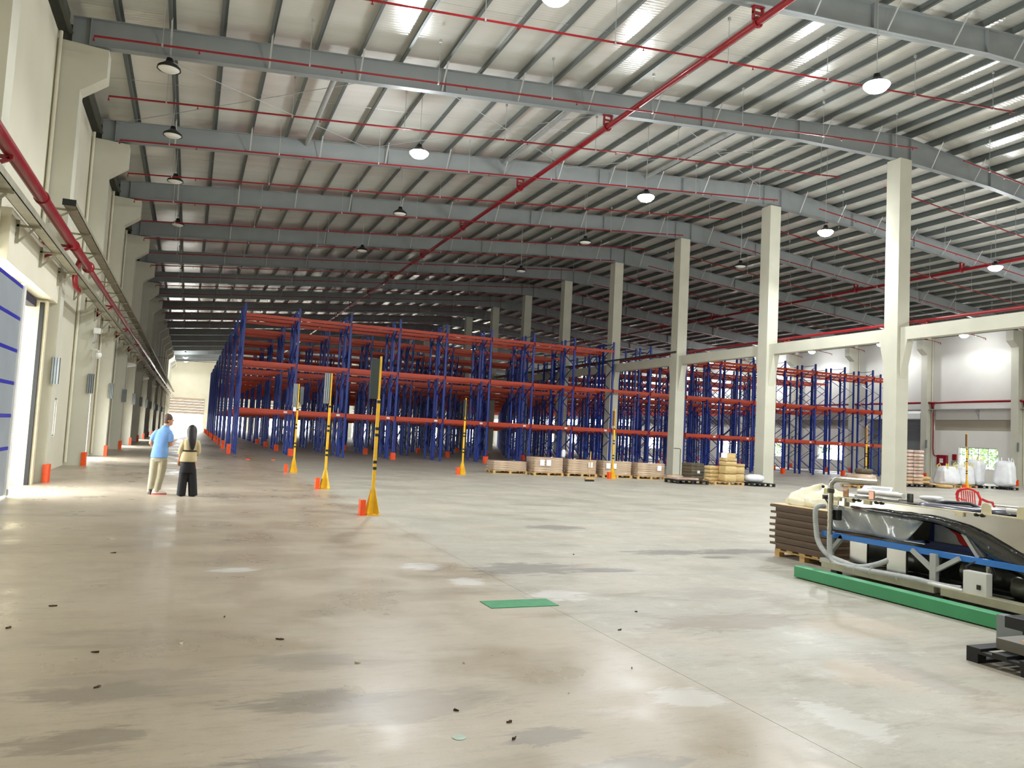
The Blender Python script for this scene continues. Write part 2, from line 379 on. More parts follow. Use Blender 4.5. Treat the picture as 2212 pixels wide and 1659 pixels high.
# ------------------------------------------------------------------ rafters
def hd(d): return .70+.27*max(0, 1-d/5.0)
FX = [-3.3, -1.5, 2, 6, 10, 14, 17, 19.4, 21, 22.5, 24.0, 24.8, 26.3, 27.8, 29.4, 31.8, 34.8, 38.8, 42.8, 46.8, 50.3, 52.1]
def rafter_parts():
    web, tf, bf = MB(), MB(), MB()
    for i in range(len(FX)-1):
        a, b_ = FX[i], FX[i+1]
        ta, tb = zt(a), zt(b_); ba, bb = ta-hd(abs(a-RIDGE)), tb-hd(abs(b_-RIDGE))
        def slab(mb, y0, y1, l0, l1, h0, h1):
            mb.add([(a,y0,l0),(b_,y0,l1),(b_,y1,l1),(a,y1,l0),(a,y0,h0),(b_,y0,h1),(b_,y1,h1),(a,y1,h0)],
                   [(0,3,2,1),(4,5,6,7),(0,1,5,4),(1,2,6,5),(2,3,7,6),(3,0,4,7)])
        slab(web, -.006, .006, ba, bb, ta, tb); slab(tf, -.11, .11, ta-.014, tb-.014, ta, tb); slab(bf, -.11, .11, ba, bb, ba+.016, bb+.016)
    st = []
    for x in (-2.9, 6.2, 15.2, 19.4, 23.9, 24.9, 29.4, 33.6, 42.6, 51.7):
        st.append(MB().box(x-.012, -.1, zt(x)-hd(abs(x-RIDGE)), x+.012, .1, zt(x)).mesh('stiffener', K['steel']))
    fb = []
    for k in range(1, 23, 2):
        for sgn in (-1, 1):
            x = RIDGE+sgn*(.4+1.195*k); h = hd(abs(x-RIDGE))
            fb.append(MB().bar((x,-.11,zt(x)-h+.02),(x,-.62,zt(x)+.05),.045,.012).mesh('fly_brace', K['steel_light']))
    return web.mesh('web', K['steel']), tf.mesh('top_flange', K['steel']), bf.mesh('bottom_flange', K['steel']), st, fb
RP = rafter_parts()
for i, y in enumerate(GRID):
    t = empty('roof_rafter', 'grey steel roof rafter spanning the hall, %s from the camera' % (ORD[i] if i < 20 else i), 'rafter', (0, y, 0), 0, 'steel roof rafters')
    for m in RP[:3]: link(m.name.split('.')[0], m, t)
    for m in RP[3]: link('stiffener', m, t)
    if i < 11:
        for m in RP[4]: link('fly_brace', m, t)

# ------------------------------------------------------------------ columns
def wall_col(sgn):
    # left column in local space: inner face at CIL, origin on the wall face
    f = lambda x: sgn*x
    pl = [(0,0),(.55,0),(.55,9.43),(1.1,9.86),(1.1,10.55),(0,10.6)]
    pl = [(f(a), b) for a, b in pl]
    if sgn < 0: pl = pl[::-1]
    return MB().prism(pl, 1, -.26, .26).mesh('shaft', K['concrete']), MB().tube([(f(.07),-.33,.1),(f(.07),-.33,10.9)], .042, 8).mesh('drain_pipe', K['wall'], 60), MB().box(min(f(.5),f(.62)), -.3, 0, max(f(.5),f(.62)), .05, .42).mesh('corner_guard', K['guard'])
WC = {1: wall_col(1), -1: wall_col(-1)}
for sgn, xx, side in ((1, XL, 'left'), (-1, XR, 'right')):
    for i, y in enumerate(GRID):
        t = empty('wall_column', 'concrete wall column with corbel on the %s wall, %s from the camera' % (side, ORD[i]), 'column', (xx, y, 0), 0, side+' wall columns')
        link('shaft', WC[sgn][0], t); link('drain_pipe', WC[sgn][1], t)
        if i > 0 or sgn < 0: link('corner_guard', WC[sgn][2], t)
eb = {1: MB().box(.02, .3, 10.75, .22, BAY-.3, 11.25).box(.02,.3,10.75,.32,BAY-.3,10.77).mesh('eave_channel', K['eave']), -1: MB().box(-.22, .3, 10.75, -.02, BAY-.3, 11.25).mesh('eave_channel', K['eave'])}
for sgn, xx, w_ in ((1, XL, 'wall_left'), (-1, XR, 'wall_right')):
    for y in GRID[:-1]:
        o = link('eave_channel', eb[sgn], bpy.data.objects[w_]); o.location = (xx, y, 0)

mc = MB().box(-.3, -.3, 0, .3, .3, 12.9).mesh('shaft', K['concrete'])
hn = MB().prism([(-.3,5.95),(-.3,4.5),(-.62,5.95)], 0, -.17, .17).mesh('haunch', K['concrete'])
hn2 = MB().prism([(.3,4.5),(.3,5.95),(.62,5.95)][::-1], 0, -.17, .17).mesh('haunch', K['concrete'])
cap = MB().box(-.24, -.24, 12.9, .24, .24, 12.935).mesh('bearing_plate', K['steel'])
for i, y in enumerate(GRID):
    if i == 0: continue
    t = empty('concrete_column', 'square concrete column under the roof ridge, %s from the camera' % ORD[i-1], 'column', (RIDGE, y, 0), 0, 'ridge line columns')
    link('shaft', mc, t); link('haunch', hn, t); link('haunch', hn2, t); link('bearing_plate', cap, t)
tb = MB().box(-.17, .31, 5.95, .17, BAY-.31, 6.42).mesh('tie_beam', K['concrete'])
for i, y in enumerate(GRID[:-1]):
    o = link('tie_beam', tb); o.location = (RIDGE, y, 0)
    tag(o, 'white concrete tie beam between the ridge columns, %s from the camera' % ORD[i], 'beam', 'tie beams between ridge columns')

# ------------------------------------------------------------------ pallet racking
PX0, PP, NF = 2.29, 2.715, 18           # first upright, pitch, number of frames
FD = 1.30                                # frame depth
LV = (2.37, 4.80, 7.23)                  # beam tops
PH = 7.75
def post_mesh():
    b = MB()
    pl = [(-.055,-.045),(.055,-.045),(.055,.045),(.03,.045),(.03,-.02),(-.03,-.02),(-.03,.045),(-.055,.045)]
    b.prism(pl, 2, .01, PH).box(-.08,-.07,0,.08,.07,.012); return b.mesh('post', K['blue'])
def brace_mesh():
    b = MB(); n = 10; dz = (PH-.45)/n
    for z in (.2, PH-.12): b.bar((0,.02,z),(0,FD-.02,z),.03,.035,(1,0,0))
    for i in range(n):
        y0, y1 = (.02, FD-.02) if i % 2 == 0 else (FD-.02, .02)
        b.bar((0,y0,.25+i*dz),(0,y1,.25+(i+1)*dz),.025,.05,(1,0,0))
    return b.mesh('bracing', K['blue'])
PM, BM = post_mesh(), brace_mesh()
fb_ = MB(); 
for me in (PM, BM):
    fb_.add([v.co for v in me.vertices], [tuple(p.vertices) for p in me.polygons])
fb_.add([(v.co.x, v.co.y+FD, v.co.z) for v in PM.vertices], [tuple(p.vertices) for p in PM.polygons])
FM = fb_.mesh('upright_frame', K['blue'])
def beam_prof(sg):  # step beam section (y, z), sg = outer side
    return [(-.03,-.28),(.025,-.28),(.025,-.14),(.035,-.14),(.035,0),(-.03,0)] if sg > 0 else [(-.035,-.28+.14),(-.025,-.14),(-.025,-.28),(.03,-.28),(.03,0),(-.035,0)]
BLEN = PP-.11
def beam_mesh(n, h):
    b = MB()
    b.box(0, -.03, -h*.55, n, .03, 0); b.box(0, -.02, -h, n, .02, -h*.55)
    b.box(-.012, -.06, -.22, .012, .035, .03); b.box(n-.012, -.06, -.22, n+.012, .035, .03)
    return b.mesh('beam', K['orange'])
BES = [beam_mesh(BLEN, .2), beam_mesh(BLEN, .15)]
tagm = MB().box(-.09, -.066, -.16, .09, -.061, -.06).mesh('load_label', K['white'])
spm = MB().box(-.02, 0, -.02, .02, .30, .02).mesh('row_spacer', K['blue'])
gm = MB().box(-.09,-.1,0,.09,-.06,.38).box(-.13,-.06,0,-.09,.12,.38).box(.09,-.06,0,.13,.12,.38).mesh('post_guard', K['guard'])
egm = MB().box(-.09,-.16,0,.09,-.1,.5).box(-.09,-.1,0,-.04,.2,.5).box(.04,-.1,0,.09,.2,.5).mesh('end_guard', K['guard'])
NROW = 10
for k in range(NROW):
    for h in (0, 1):
        yf = 41.6+BAY*k+h*(FD+.45)
        idx = 2*k+h
        t = empty('pallet_rack', 'row of blue and orange pallet racking, %s row back from the aisle' % ORD[idx], 'rack', (0, yf, 0), 0, 'pallet rack rows')
        for n in range(NF):
            x = PX0+PP*n
            if idx < 4:
                fr = link('upright_frame', None, t); fr.location = (x, 0, 0); fr.empty_display_size = .1
                a = link('post', PM, fr); b_ = link('post', PM, fr); b_.location = (0, FD, 0); link('bracing', BM, fr)
            else:
                fr = link('upright_frame', FM, t); fr.location = (x, 0, 0)
            if h == 0 and n % 2 == 1 and k < 4:
                g = link('post_guard', gm, t); g.location = (x, -.06, 0)
        if h == 0: g = link('end_guard', egm, t); g.location = (PX0-.32, 0, 0)
        for li, z in enumerate(LV):
            segs = [n for n in range(NF-1) if not (li == 2 and n in (8, 9))]
            for face in (0, 1):
                yy = -.08 if face == 0 else FD+.08
                if k < 4:
                    for n in segs:
                        o = link('beam', BES[min(li, 1)], t); o.location = (PX0+PP*n+.055, yy, z)
                        if face: o.rotation_euler[2] = math.pi; o.location.x += BLEN
                        if idx == 0 and face == 0 and li == 0 and n not in (8,):
                            g = link('load_label', tagm, o); g.location = (BLEN-.35, .028, 0); 
                else:
                    runs = [(0, NF-1)] if li < 2 else [(0, 8), (10, NF-1)]
                    b = MB()
                    for s_, e_ in runs:
                        b.box(PX0+PP*s_+.055, yy-.03, z-.09, PX0+PP*e_-.055, yy+.03, z); b.box(PX0+PP*s_+.055, yy-.02, z-.15, PX0+PP*e_-.055, yy+.02, z-.09)
                    b.build('beam_run', K['orange'], t)['kind'] = 'stuff'
        if h == 0 and k < 4:
            for n in range(NF):
                for z in (1.9, 4.3, 6.7):
                    o = link('row_spacer', spm, t); o.location = (PX0+PP*n, FD, z)

# ------------------------------------------------------------------ sprinkler pipes under the roof
def sprinkler(y, side, i):
    xa, xb = (-2.6, 23.2) if side < 0 else (25.6, 51.3)
    dz = -1.2
    t = empty('sprinkler_pipe', 'thin red sprinkler pipe under the %s roof slope, %s from the camera' % ('left' if side < 0 else 'right', ORD[i]), 'pipe', (0, y, 0), 0, 'sprinkler pipes')
    e = xa if side < 0 else xb
    MB().tube([(e,0,zt(e)+dz-.12),(e,0,zt(e)+dz),(xb if side < 0 else xa,0,zt(xb if side < 0 else xa)+dz)], .028, 6).build('pipe', K['red'], t, 60)
    n = 8
    for k in range(n):
        x = xa+1.4+k*(xb-xa-2.4)/(n-1)
        o = link('hanger_rod', ROD, t); o.location = (x, 0, zt(x)+dz)
        o = link('sprinkler_head', HEAD, t); o.location = (x+.8, 0, zt(x+.8)+dz)
ROD = MB().tube([(0,0,0),(0,0,1.2)], .008, 5).box(-.03,-.03,1.12,.03,.03,1.2).box(-.02,-.035,-.035,.02,.035,.035).mesh('hanger_rod', K['steel_light'])
HEAD = MB().lathe([(.012,0),(.012,-.07),(.03,-.075),(.03,-.085)], 6).mesh('sprinkler_head', K['red'])
ys = [G0+BAY*k+d for k in range(-1, 8) for d in (1.76, 5.29)]
for i, y in enumerate(ys):
    sprinkler(y, -1, i); sprinkler(y, 1, i)

# fire mains hanging below the rafters
for X, Z, nm, lab in ((11.63, 11.62, 'l', 'long red fire main hanging under the left roof slope'), (37.2, 11.62, 'r', 'long red fire main hanging under the right roof slope')):
    t = empty('fire_main', lab, 'pipe', (X, 0, Z))
    MB().tube([(0,8,0),(0,118,0)], .085, 12).build('pipe', K['red'], t, 60)
    for i, y in enumerate(GRID):
        h = zt(X)-hd(abs(X-RIDGE))-Z
        b = MB().box(-.15,y-.04,.05,-.11,y+.04,h).box(.11,y-.04,.05,.15,y+.04,h).box(-.15,y-.03,h*.5,.15,y+.03,h*.5+.05).box(-.17,y-.05,h-.03,.17,y+.05,h)
        b.tube([(.12*math.cos(a*math.pi/6),y,.12*math.sin(a*math.pi/6)) for a in range(13)], .03, 6)
        b.build('hanger_bracket', K['red'], t)
t = empty('wall_fire_pipe', 'red fire pipe running along the ridge tie beams', 'pipe', (RIDGE+.42, 0, 6.68))
MB().tube([(0,8,0),(0,110,0)], .06, 10).build('pipe', K['red'], t, 60)
for y in GRID[1:12]:
    MB().box(-.3, y-.95, -.24, .12, y-.87, -.14).box(-.02,y-.95,-.24,.02,y-.87,-.05).build('support', K['red'], t)

# ------------------------------------------------------------------ roof wind bracing
t = empty('wind_bracing', 'thin steel cross bracing rods in the second roof bay', 'bracing')
xs = [-2.9, 5.4, 13.6, 23.6]
for i in range(3):
    for a, b_ in ((xs[i], xs[i+1]), (xs[i+1], xs[i])):
        MB().tube([(a,21.3,zt(a)-.12),(b_,28.05,zt(b_)-.12)], .011, 5).build('rod', K['steel_light'], t)
for x in (3.2, 10.9, 17.5):
    MB().tube([(x,21.17,zt(x)-.14),(x,28.18,zt(x)-.14)], .085, 10).build('strut', K['steel_light'], t, 60)
t = empty('roof_tie_wires', 'thin sag rods strung between the purlins', 'rod')
for i, y in enumerate([G0+BAY*k+3.6 for k in range(-1, 4)]):
    for sg in (-1, 1):
        e = -2.9 if sg < 0 else 51.7
        MB().tube([(e,y,zt(e)+.06),(RIDGE+sg*.4,y,zt(RIDGE)+.06)], .006, 4).build('rod', K['steel_light'], t)

# ------------------------------------------------------------------ high-bay lamps
lens_on = emat('lamp_lens_lit', (1,1,1,1), 60)
lens_off = mat('lamp_lens_unlit', '#e9e9e4', .3, var=0)
LB = MB().lathe([(.02,.30),(.07,.29),(.09,.2),(.16,.14),(.27,.06),(.285,.0),(.26,.0),(.25,.03)], 20, caps=False).lathe([(.09,.2),(.07,.29),(.02,.30)],20).mesh('housing', K['black'], 40)
LN = {s_: MB().lathe(([(.001,-.16),(.1,-.15),(.2,-.11),(.28,-.03),(.3,.02),(.27,.05),(.25,.025),(.001,.03)] if s_ else [(.001,-.05),(.12,-.045),(.2,-.03),(.255,.01),(.25,.025),(.001,.03)]), 20, caps=False).mesh('lens', lens_on if s_ else lens_off, 40) for s_ in (0, 1)}
HK = MB().tube([(0,0,.3),(.025,0,.34),(.02,0,.38),(0,0,.4)], .008, 6).mesh('hook', K['steel_light'])
def lamp(x, y, z, on, label, rodx=0, grp='high bay lamps', power=1.0):
    t = empty('high_bay_lamp', label, 'lamp', (x, y, z), 0, grp)
    link('housing', LB, t); link('lens', LN[1 if on else 0], t); link('hook', HK, t)
    top = zt(x)-z
    MB().tube([(0,0,.4),(0,0,top)], .009, 5).build('rod', K['steel_light'], t)
    if on:
        ld = bpy.data.lights.new('lamp_light', 'SPOT'); ld.energy = LAMP_W*power; ld.shadow_soft_size = .2; ld.color = (.94, .98, 1); ld.spot_size = R(168); ld.spot_blend = .25
        lo = link('lamp_light', ld, t); lo.location = (0, 0, -.36)
        ld = bpy.data.lights.new('added_fill', 'POINT'); ld.energy = LAMP_W*power*.4; ld.shadow_soft_size = .25; ld.color = (.93, .975, 1)  # added omni fill lifting ceiling and walls beyond the lamp's own beam
        lo = link('added_fill', ld, t); lo.location = (0, 0, -.45)
def near(x): return min((RIDGE+s_*(.4+1.195*k) for k in range(23) for s_ in (-1, 1)), key=lambda v: abs(v-x))
Z0 = 10.35
lit = [(6.45,13.4,'above the top centre of the view'),(6.2,23.2,'between the second and third rafters'),(14.8,13.2,'right of centre near the big red pipe'),(14.7,23.2,'left of the third ridge column'),(23.2,23.2,'beside the second ridge column'),(32.7,23.5,'at the far right behind the first ridge column')]
for x, y, l in lit: lamp(near(x), y, Z0, True, 'lit white high bay lamp '+l)
off = [(-1.05,20.8,'nearest on the left wall side'),(-1.05,25.7,'second along the left wall side'),(-1.05,30.7,'third along the left wall side'),(-1.05,37.6,'fourth along the left wall side'),(7.3,30.2,'hanging over the left of the racks'),(15.5,30.0,'hanging left of the fourth ridge column'),(23.7,29.8,'hanging beside the third ridge column'),(7.4,37.6,'farther back over the left of the racks'),(15.4,37.2,'farther back over the middle of the racks')]
for x, y, l in off: lamp(near(x), y, Z0, False, 'unlit black high bay lamp '+l)
for i, y in enumerate((37.6, 44.7, 52.0, 59.1, 66.2, 73.2, 80.3, 87.3, 94.4)): lamp(near(50.0), y, 10.3, True, 'lit lamp by the right wall, %s from the camera' % ORD[i], power=.25 if i < 3 else .6)
for i, y in enumerate((118, 127, 135)): lamp(near(-.8), y, 10.9, True, 'small lit lamp over the far left door, %s of three' % ORD[i], power=.7)
for i, x in enumerate((7.2, 15, 23.4, 31.4, 39.6)): lamp(near(x), 121, 10.4, True, 'small lit lamp beyond the racks, %s from the left' % ORD[i], power=1.2)
# same lamp grid continued over the part of the hall behind and beside the camera
for rw, y in (('overhead', 4.2), ('behind', -5.5)):
    for i, x in enumerate((6.4, 14.8, 23.2, 32.7, 42)): lamp(near(x), y, Z0, True, 'lit high bay lamp in the row %s the viewer, %s from the left' % (rw, ORD[i]), power=.45)
for i, y in enumerate((13.3, 23.4)): lamp(near(42), y, Z0, True, 'lit high bay lamp near the right wall, %s row from the camera' % ORD[i])
lamp(near(32.7), 13.3, Z0, True, 'lit high bay lamp to the right of the machine')

# ------------------------------------------------------------------ left wall: dock door, hood, pipes, trays
t = empty('dock_door', 'grey sectional dock door leaf with blue seams at the left edge', 'door', (-3.11, 0, 0))
for i in range(7):
    z0, z1 = (.93+.61*(i-1), .93+.61*i) if i else (.3, .93)
    if i == 0: z0 = .02
    z1 = min(z1, 4.05)
    MB().box(-.03, 14.45, z0+.03, .03, 17.0, z1-.03).build('door_panel', K['door_grey'], t, bevel=.008)
    if i < 6: MB().box(-.02, 14.45, z1-.03, .036, 17.0, z1+.03).build('seam_strip', K['door_blue'], t)
MB().box(-.06, 17.0, 0, .07, 17.16, 4.05).build('edge_post', K['white'], t, bevel=.01)
MB().box(.0, 17.02, .05, .09, 17.12, .16).build('foot_bracket', K['steel_light'], t)
K['flap'] = mat('dock_flap', '#9c9070', .7, var=.1)
t = empty('dock_frame', 'cream and black dock opening frame beside the grey door', 'door frame', (0, 0, 0))
MB().box(-3.27, 20.02, 0, -3.19, 20.14, 4.1).build('seal_strip', K['rubber'], t)
MB().box(-3.84, 20.14, 0, -3.14, 20.34, 4.15).build('jamb', K['cream'], t)
MB().box(-3.92, 19.5, 0, -3.6, 19.62, 4.0).build('side_flap', K['flap'], t)
MB().box(-3.84, 19.78, 0, -3.56, 19.9, 4.0).build('side_flap', K['flap'], t)
MB().box(-4.1, 19.1, 0, -3.9, 19.18, 4.0).build('side_flap', K['flap'], t)
MB().box(-3.55, 17.2, 4.0, -3.36, 20.14, 4.16).build('header', mat('dock_header_blue', '#23214a', .5, var=.05), t)
hood = empty('door_hood', 'white boxed hood above the dock door', 'hood', (0, 0, 0))
MB().box(-3.55, 15.4, 4.2, -3.05, 20.86, 5.12).build('casing', K['wall'], hood, bevel=.015)
MB().box(-3.55, 14.45, 4.35, -3.2, 15.39, 5.0).build('side_casing', K['cream'], hood, bevel=.01)

t = empty('wall_fire_main', 'thick red fire main bracketed along the left wall', 'pipe', (-2.6, 0, 5.31))
MB().tube([(0,4,0),(0,21.8,0)], .105, 16).build('pipe', K['red'], t, 60)
MB().ball((0,21.8,0), (.15,.17,.15)).build('elbow', K['red'], t, 80)
MB().tube([(0,21.8,0),(0,138,0)], .07, 12).build('thin_pipe', K['red'], t, 60)
for y in (9.2, 15.2, 19.2): MB().tube([(0,y-.06,0),(0,y+.06,0)], .122, 16).build('coupling', K['red'], t, 60)
MB().tube([(-.05,20.7,-.05),(-.12,20.7,-.3),(-.12,20.7,-.5),(-.12,20.85,-.62),(-.12,21.05,-.66),(-.12,21.5,-.66)], .06, 10).build('branch', K['red'], t, 60)
for i, y in enumerate([12.6, 18.7]+[G0+BAY*k for k in range(1, 15)]):
    x0 = -.92 if i < 2 else -.4
    b = MB().bar((x0,y,-.12),(.06,y,-.12),.05,.05).bar((x0+.28 if i<2 else x0,y,-.5),(.02,y,-.14),.05,.05).bar((x0+.3 if i<2 else x0+.02,y,-.5),(x0+.3 if i<2 else x0+.02,y,-.1),.05,.05)
    b.build('bracket', K['red'], t)

def channel(b, x0, x1, z, y0, y1, h=.1):
    b.box(x0, y0, z, x1, y1, z+.012).box(x0, y0, z, x0+.012, y1, z+h).box(x1-.012, y0, z, x1, y1, z+h); return b
t = empty('cable_tray', 'upper galvanised cable tray along the left wall columns', 'cable tray', (0, 0, 0))
channel(MB(), -2.70, -2.47, 5.92, 18.0, 138).build('channel', K['tray'], t)
MB().box(-2.71, 17.97, 5.9, -2.46, 18.0, 6.03).build('end_cap', K['black'], t)
for i in range(24):
    y = 18.4+i*2.35
    MB().bar((-3.0,y,5.9),(-2.47,y,5.9),.04,.04).bar((-2.98,y,5.62),(-2.6,y,5.88),.035,.035).bar((-2.98,y,5.58),(-2.98,y,5.98),.04,.04).build('bracket', K['tray'], t)
for k in range(1, 9):   # wall stand-offs between the columns
    pass
t = empty('cable_tray', 'lower galvanised cable tray under the red pipe on the left wall', 'cable tray', (0, 0, 0))
channel(MB(), -2.86, -2.66, 4.93, 6.0, 138, .13).build('channel', K['tray'], t)
for i in range(26):
    y = 11.1+i*2.35
    xw = -3.0 if y > 21 else -3.04
    MB().bar((xw,y,4.9),(-2.66,y,4.9),.04,.04).bar((xw+.02,y,4.6),(-2.76,y,4.88),.035,.035).bar((xw+.02,y,4.58),(xw+.02,y,5.0),.04,.04).build('bracket', K['tray'], t)
tag(MB().tube([(-2.78,4+i*2.0,5.16+(.03 if i % 2 else 0)) for i in range(12)], .014, 6).build('wall_cable', K['black'], smooth=60), 'thin black cable running below the thick red pipe', 'cable')

# sign boards: dark and grey vertical strips
def sign_board(name, label, loc, rz, n=3, group='location sign boards', dark=False, cat='sign'):
    t = empty(name, label, cat, loc, rz, group)
    if dark: MB().box(-.085,-.02,0,.085,.02,.76).build('panel', K['board_dark'], t, bevel=.004)
    else:
        for i in range(n):
            MB().box(-.085+i*.17/n+.004,-.02,0,-.085+(i+1)*.17/n-.012,.02,.62).build('strip', K['board_grey'], t)
        MB().box(-.09,-.012,.0,.09,.012,.62).build('panel', K['black'], t)
    return t
for i in range(0, 13):
    y = G0+BAY*i-.31
    sign_board('sign_board', 'dark striped sign board on a left wall column, %s from the camera' % ORD[i], (-2.97, y, 2.31), 0, group='sign boards on the left columns')
for i in range(1, 12):
    y = G0+BAY*i-.31
    sign_board('sign_board', 'dark striped sign board on a right wall column, %s from the camera' % ORD[i-1], (51.74, y, 2.31), 0, group='sign boards on the right columns')
# surveillance camera and junction box on the second left column
t = empty('wall_camera', 'white surveillance camera and junction box on a left wall column', 'camera', (-2.9, 27.86, 3.5))
MB().box(-.1,-.1,.72,.1,.02,.9).build('junction_box', K['white'], t, bevel=.01)
MB().tube([(-.02,-.05,.72),(-.02,-.05,.5),(-.06,-.05,.42),(-.1,-.02,.42)], .02, 8).build('conduit', K['steel_light'], t, 60)
MB().tube([(-.1,.05,.2),(.02,-.05,.2),(.1,-.1,.16)], .03, 8).build('arm', K['white'], t, 60)
MB().lathe([(.05,.12),(.09,.1),(.1,.0),(.06,-.06),(.01,-.08)], 14, (.1,-.1,0)).build('dome', K['white'], t, 60)
# white wall lights / hoods farther down the left wall
for i, k in enumerate((3, 5, 7)):
    y = G0+BAY*k+2.4
    t = empty('wall_flood_light', 'white flood light bracketed on the left wall, %s from the camera' % ORD[i], 'lamp', (-3.0, y, 4.3), 0, 'flood lights on the left wall')
    MB().box(-.53,-.04,-.02,-.1,.04,.04).build('arm', K['steel_light'], t); MB().prism([(-.15,-.12),(.25,-.02),(.25,.06),(-.15,.1)],1,-.3,.3).build('head', K['white'], t)

# window with steel handle frame in the first wall bay
def window(name, ax, c, u0_, u1_, z0, z1, depth, mull, trans, label):
    t = struct(link(name, None), label); f = .05
    def bx(a, b, c_, d, mname, m, th=depth):
        mb = MB()
        if ax == 0: mb.box(c-th/2, a, c_, c+th/2, b, d)
        else: mb.box(a, c-th/2, c_, b, c+th/2, d)
        return mb.build(mname, m, t)
    bx(u0_, u1_, z0, z0+f, 'sill_rail', K['steel_light']); bx(u0_, u1_, z1-f, z1, 'head_rail', K['steel_light'])
    bx(u0_, u0_+f, z0, z1, 'stile', K['steel_light']); bx(u1_-f, u1_, z0, z1, 'stile', K['steel_light'])
    us = [u0_]+[u0_+(u1_-u0_)*m_ for m_ in mull]+[u1_]; zs = [z0]+[z0+(z1-z0)*q for q in trans]+[z1]
    for m_ in us[1:-1]: bx(m_-f/2, m_+f/2, z0, z1, 'mullion', K['steel_light'])
    for q in zs[1:-1]: bx(u0_, u1_, q-f/2, q+f/2, 'transom', K['steel_light'])
    for i in range(len(us)-1):
        for j in range(len(zs)-1):
            bx(us[i]+f/2, us[i+1]-f/2, zs[j]+f/2, zs[j+1]-f/2, 'pane', K['pane'], .008)
K['pane'] = glassy('window_glass', (.9,.95,.93,1), .12, .03)
window('window_1', 0, XL-.1, 24.85, 25.75, .95, 2.05, .12, [.5], [], 'narrow window in the left wall')
for i, h in enumerate(wr[:9]):
    window('window_%d' % (i+2), 0, XR+.12, h[0], h[1], h[2], h[3], .1, [.25,.5,.75], [.68], 'aluminium window in the right wall')
# roller shutter on the right wall
t = struct(link('door_20', None), 'dark grey roller shutter in the right wall')
for j in range(45):
    MB().prism([(.03,-.01),(.03,.1),(0,.1),(-.025,.08),(-.03,.04),(-.02,.005)], 1, 42.95, 47.55).build('slat', K['shutter'], t, loc=(XR+.1, 0, j*.1))
MB().box(XR-.08, 42.75, 0, XR+.16, 42.95, 4.5).build('guide_rail', K['steel_light'], t); MB().box(XR-.08, 47.55, 0, XR+.16, 47.75, 4.5).build('guide_rail', K['steel_light'], t)
MB().prism([(XR,4.5),(XR-.55,4.55),(XR-.55,4.95),(XR-.4,5.15),(XR,5.15)], 1, 42.6, 47.9).build('shutter_box', K['white'], t)
for k in (3, 7):
    d = struct(link('door_%d' % (21+k), None), 'dark steel side door in the right wall')
    MB().box(XR+.1, G0+BAY*k+5.0, 0, XR+.16, G0+BAY*k+6.1, 2.2).build('leaf', K['board_dark'], d)
# right wall fire pipe, tray, hose cabinet
t = empty('wall_fire_main', 'red fire main along the right wall', 'pipe', (52.0, 0, 5.78))
MB().tube([(0,10,0),(0,138,0)], .085, 12).build('pipe', K['red'], t, 60)
for k in range(0, 14): MB().bar((.0,G0+BAY*k-.5,-.1),(.1,G0+BAY*k-.5,-.45),.1,.06).bar((-.1,G0+BAY*k-.5,-.1),(.35,G0+BAY*k-.5,-.1),.06,.06).build('bracket', K['red'], t)
MB().tube([(.1,41.7,0),(.1,41.7,-3.4),(.1,41.65,-3.9),(.1,41.55,-4.0),(.1,41.4,-4.02)], .05, 10).build('riser', K['red'], t, 60)
t = empty('cable_tray', 'grey cable tray along the right wall', 'cable tray', (0, 0, 0))
channel(MB(), 51.95, 52.15, 5.2, 10, 138, .08).build('channel', K['steel_light'], t)
for k in range(0, 16):
    y = 24.2+k*3.5
    MB().bar((52.34,y,5.17),(51.95,y,5.17),.04,.04).bar((52.31,y,4.75),(52.0,y,5.15),.035,.035).bar((52.325,y,4.3),(52.325,y,5.2),.04,.04).build('bracket', K['steel_light'], t)
t = empty('hose_cabinet', 'red fire hose cabinet on the right wall', 'cabinet', (XR, 41.0, 1.07))
MB().box(-.22,-.4,0,-.005,.4,.78).build('case', K['red'], t, bevel=.01)
MB().box(-.235,-.36,.04,-.22,.36,.74).build('door', K['red'], t)
MB().box(-.24,-.15,.2,-.235,.15,.4).build('glass_slot', K['white'], t); MB().box(-.245,-.15,.42,-.238,.15,.52).build('label_plate', K['white'], t)
t = empty('alarm_panel', 'small red alarm panel with grey box beneath, on the right wall', 'panel', (XR, 40.05, 1.15))
MB().box(-.1,-.16,.35,-.005,.16,.8).build('panel', K['red'], t); MB().box(-.08,-.24,.0,-.005,.24,.3).build('box', K['board_grey'], t)

# ------------------------------------------------------------------ outdoors
struct(MB().box(-140, -60, -.45, 200, 320, -.32).build('ground', mat('yard_concrete', '#cfcabd', .9, var=.08, scale=.3)), 'pale yard outside the hall')
leafm = mat('leaf_green', '#4d7a20', .6, var=.4, scale=2.5); bark = mat('bark', '#6a5a45', .9, var=.3, scale=6)
def tree(label, x, y, h, r):
    t = empty('yard_tree', label, 'tree', (x, y, -.32), 0, 'trees outside the right wall')
    MB().tube([(0,0,0),(.05,.05,h*.35),(-.05,.1,h*.6),(0,0,h*.85)], [.16,.13,.09,.03], 8).build('trunk', bark, t, 60)
    b = MB(); rnd = random.Random(int(x*31+y*17))
    for i in range(900):
        a = rnd.random()*6.283; u = rnd.uniform(-1, 1); rr = r*rnd.random()**.4; s_ = math.sqrt(1-u*u)
        c = Vector((rr*s_*math.cos(a), rr*s_*math.sin(a), h*.6+rr*u*.9)); d = Vector((rnd.uniform(-1,1),rnd.uniform(-1,1),rnd.uniform(-.6,.6))).normalized()*rnd.uniform(.12,.22)
        e = d.cross(Vector((rnd.uniform(-1,1),rnd.uniform(-1,1),1))).normalized()*.09
        b.add([c-d, c+e, c+d, c-e], [(0,1,2,3)])
    fo = b.build('foliage', leafm, t); fo['kind'] = 'stuff'
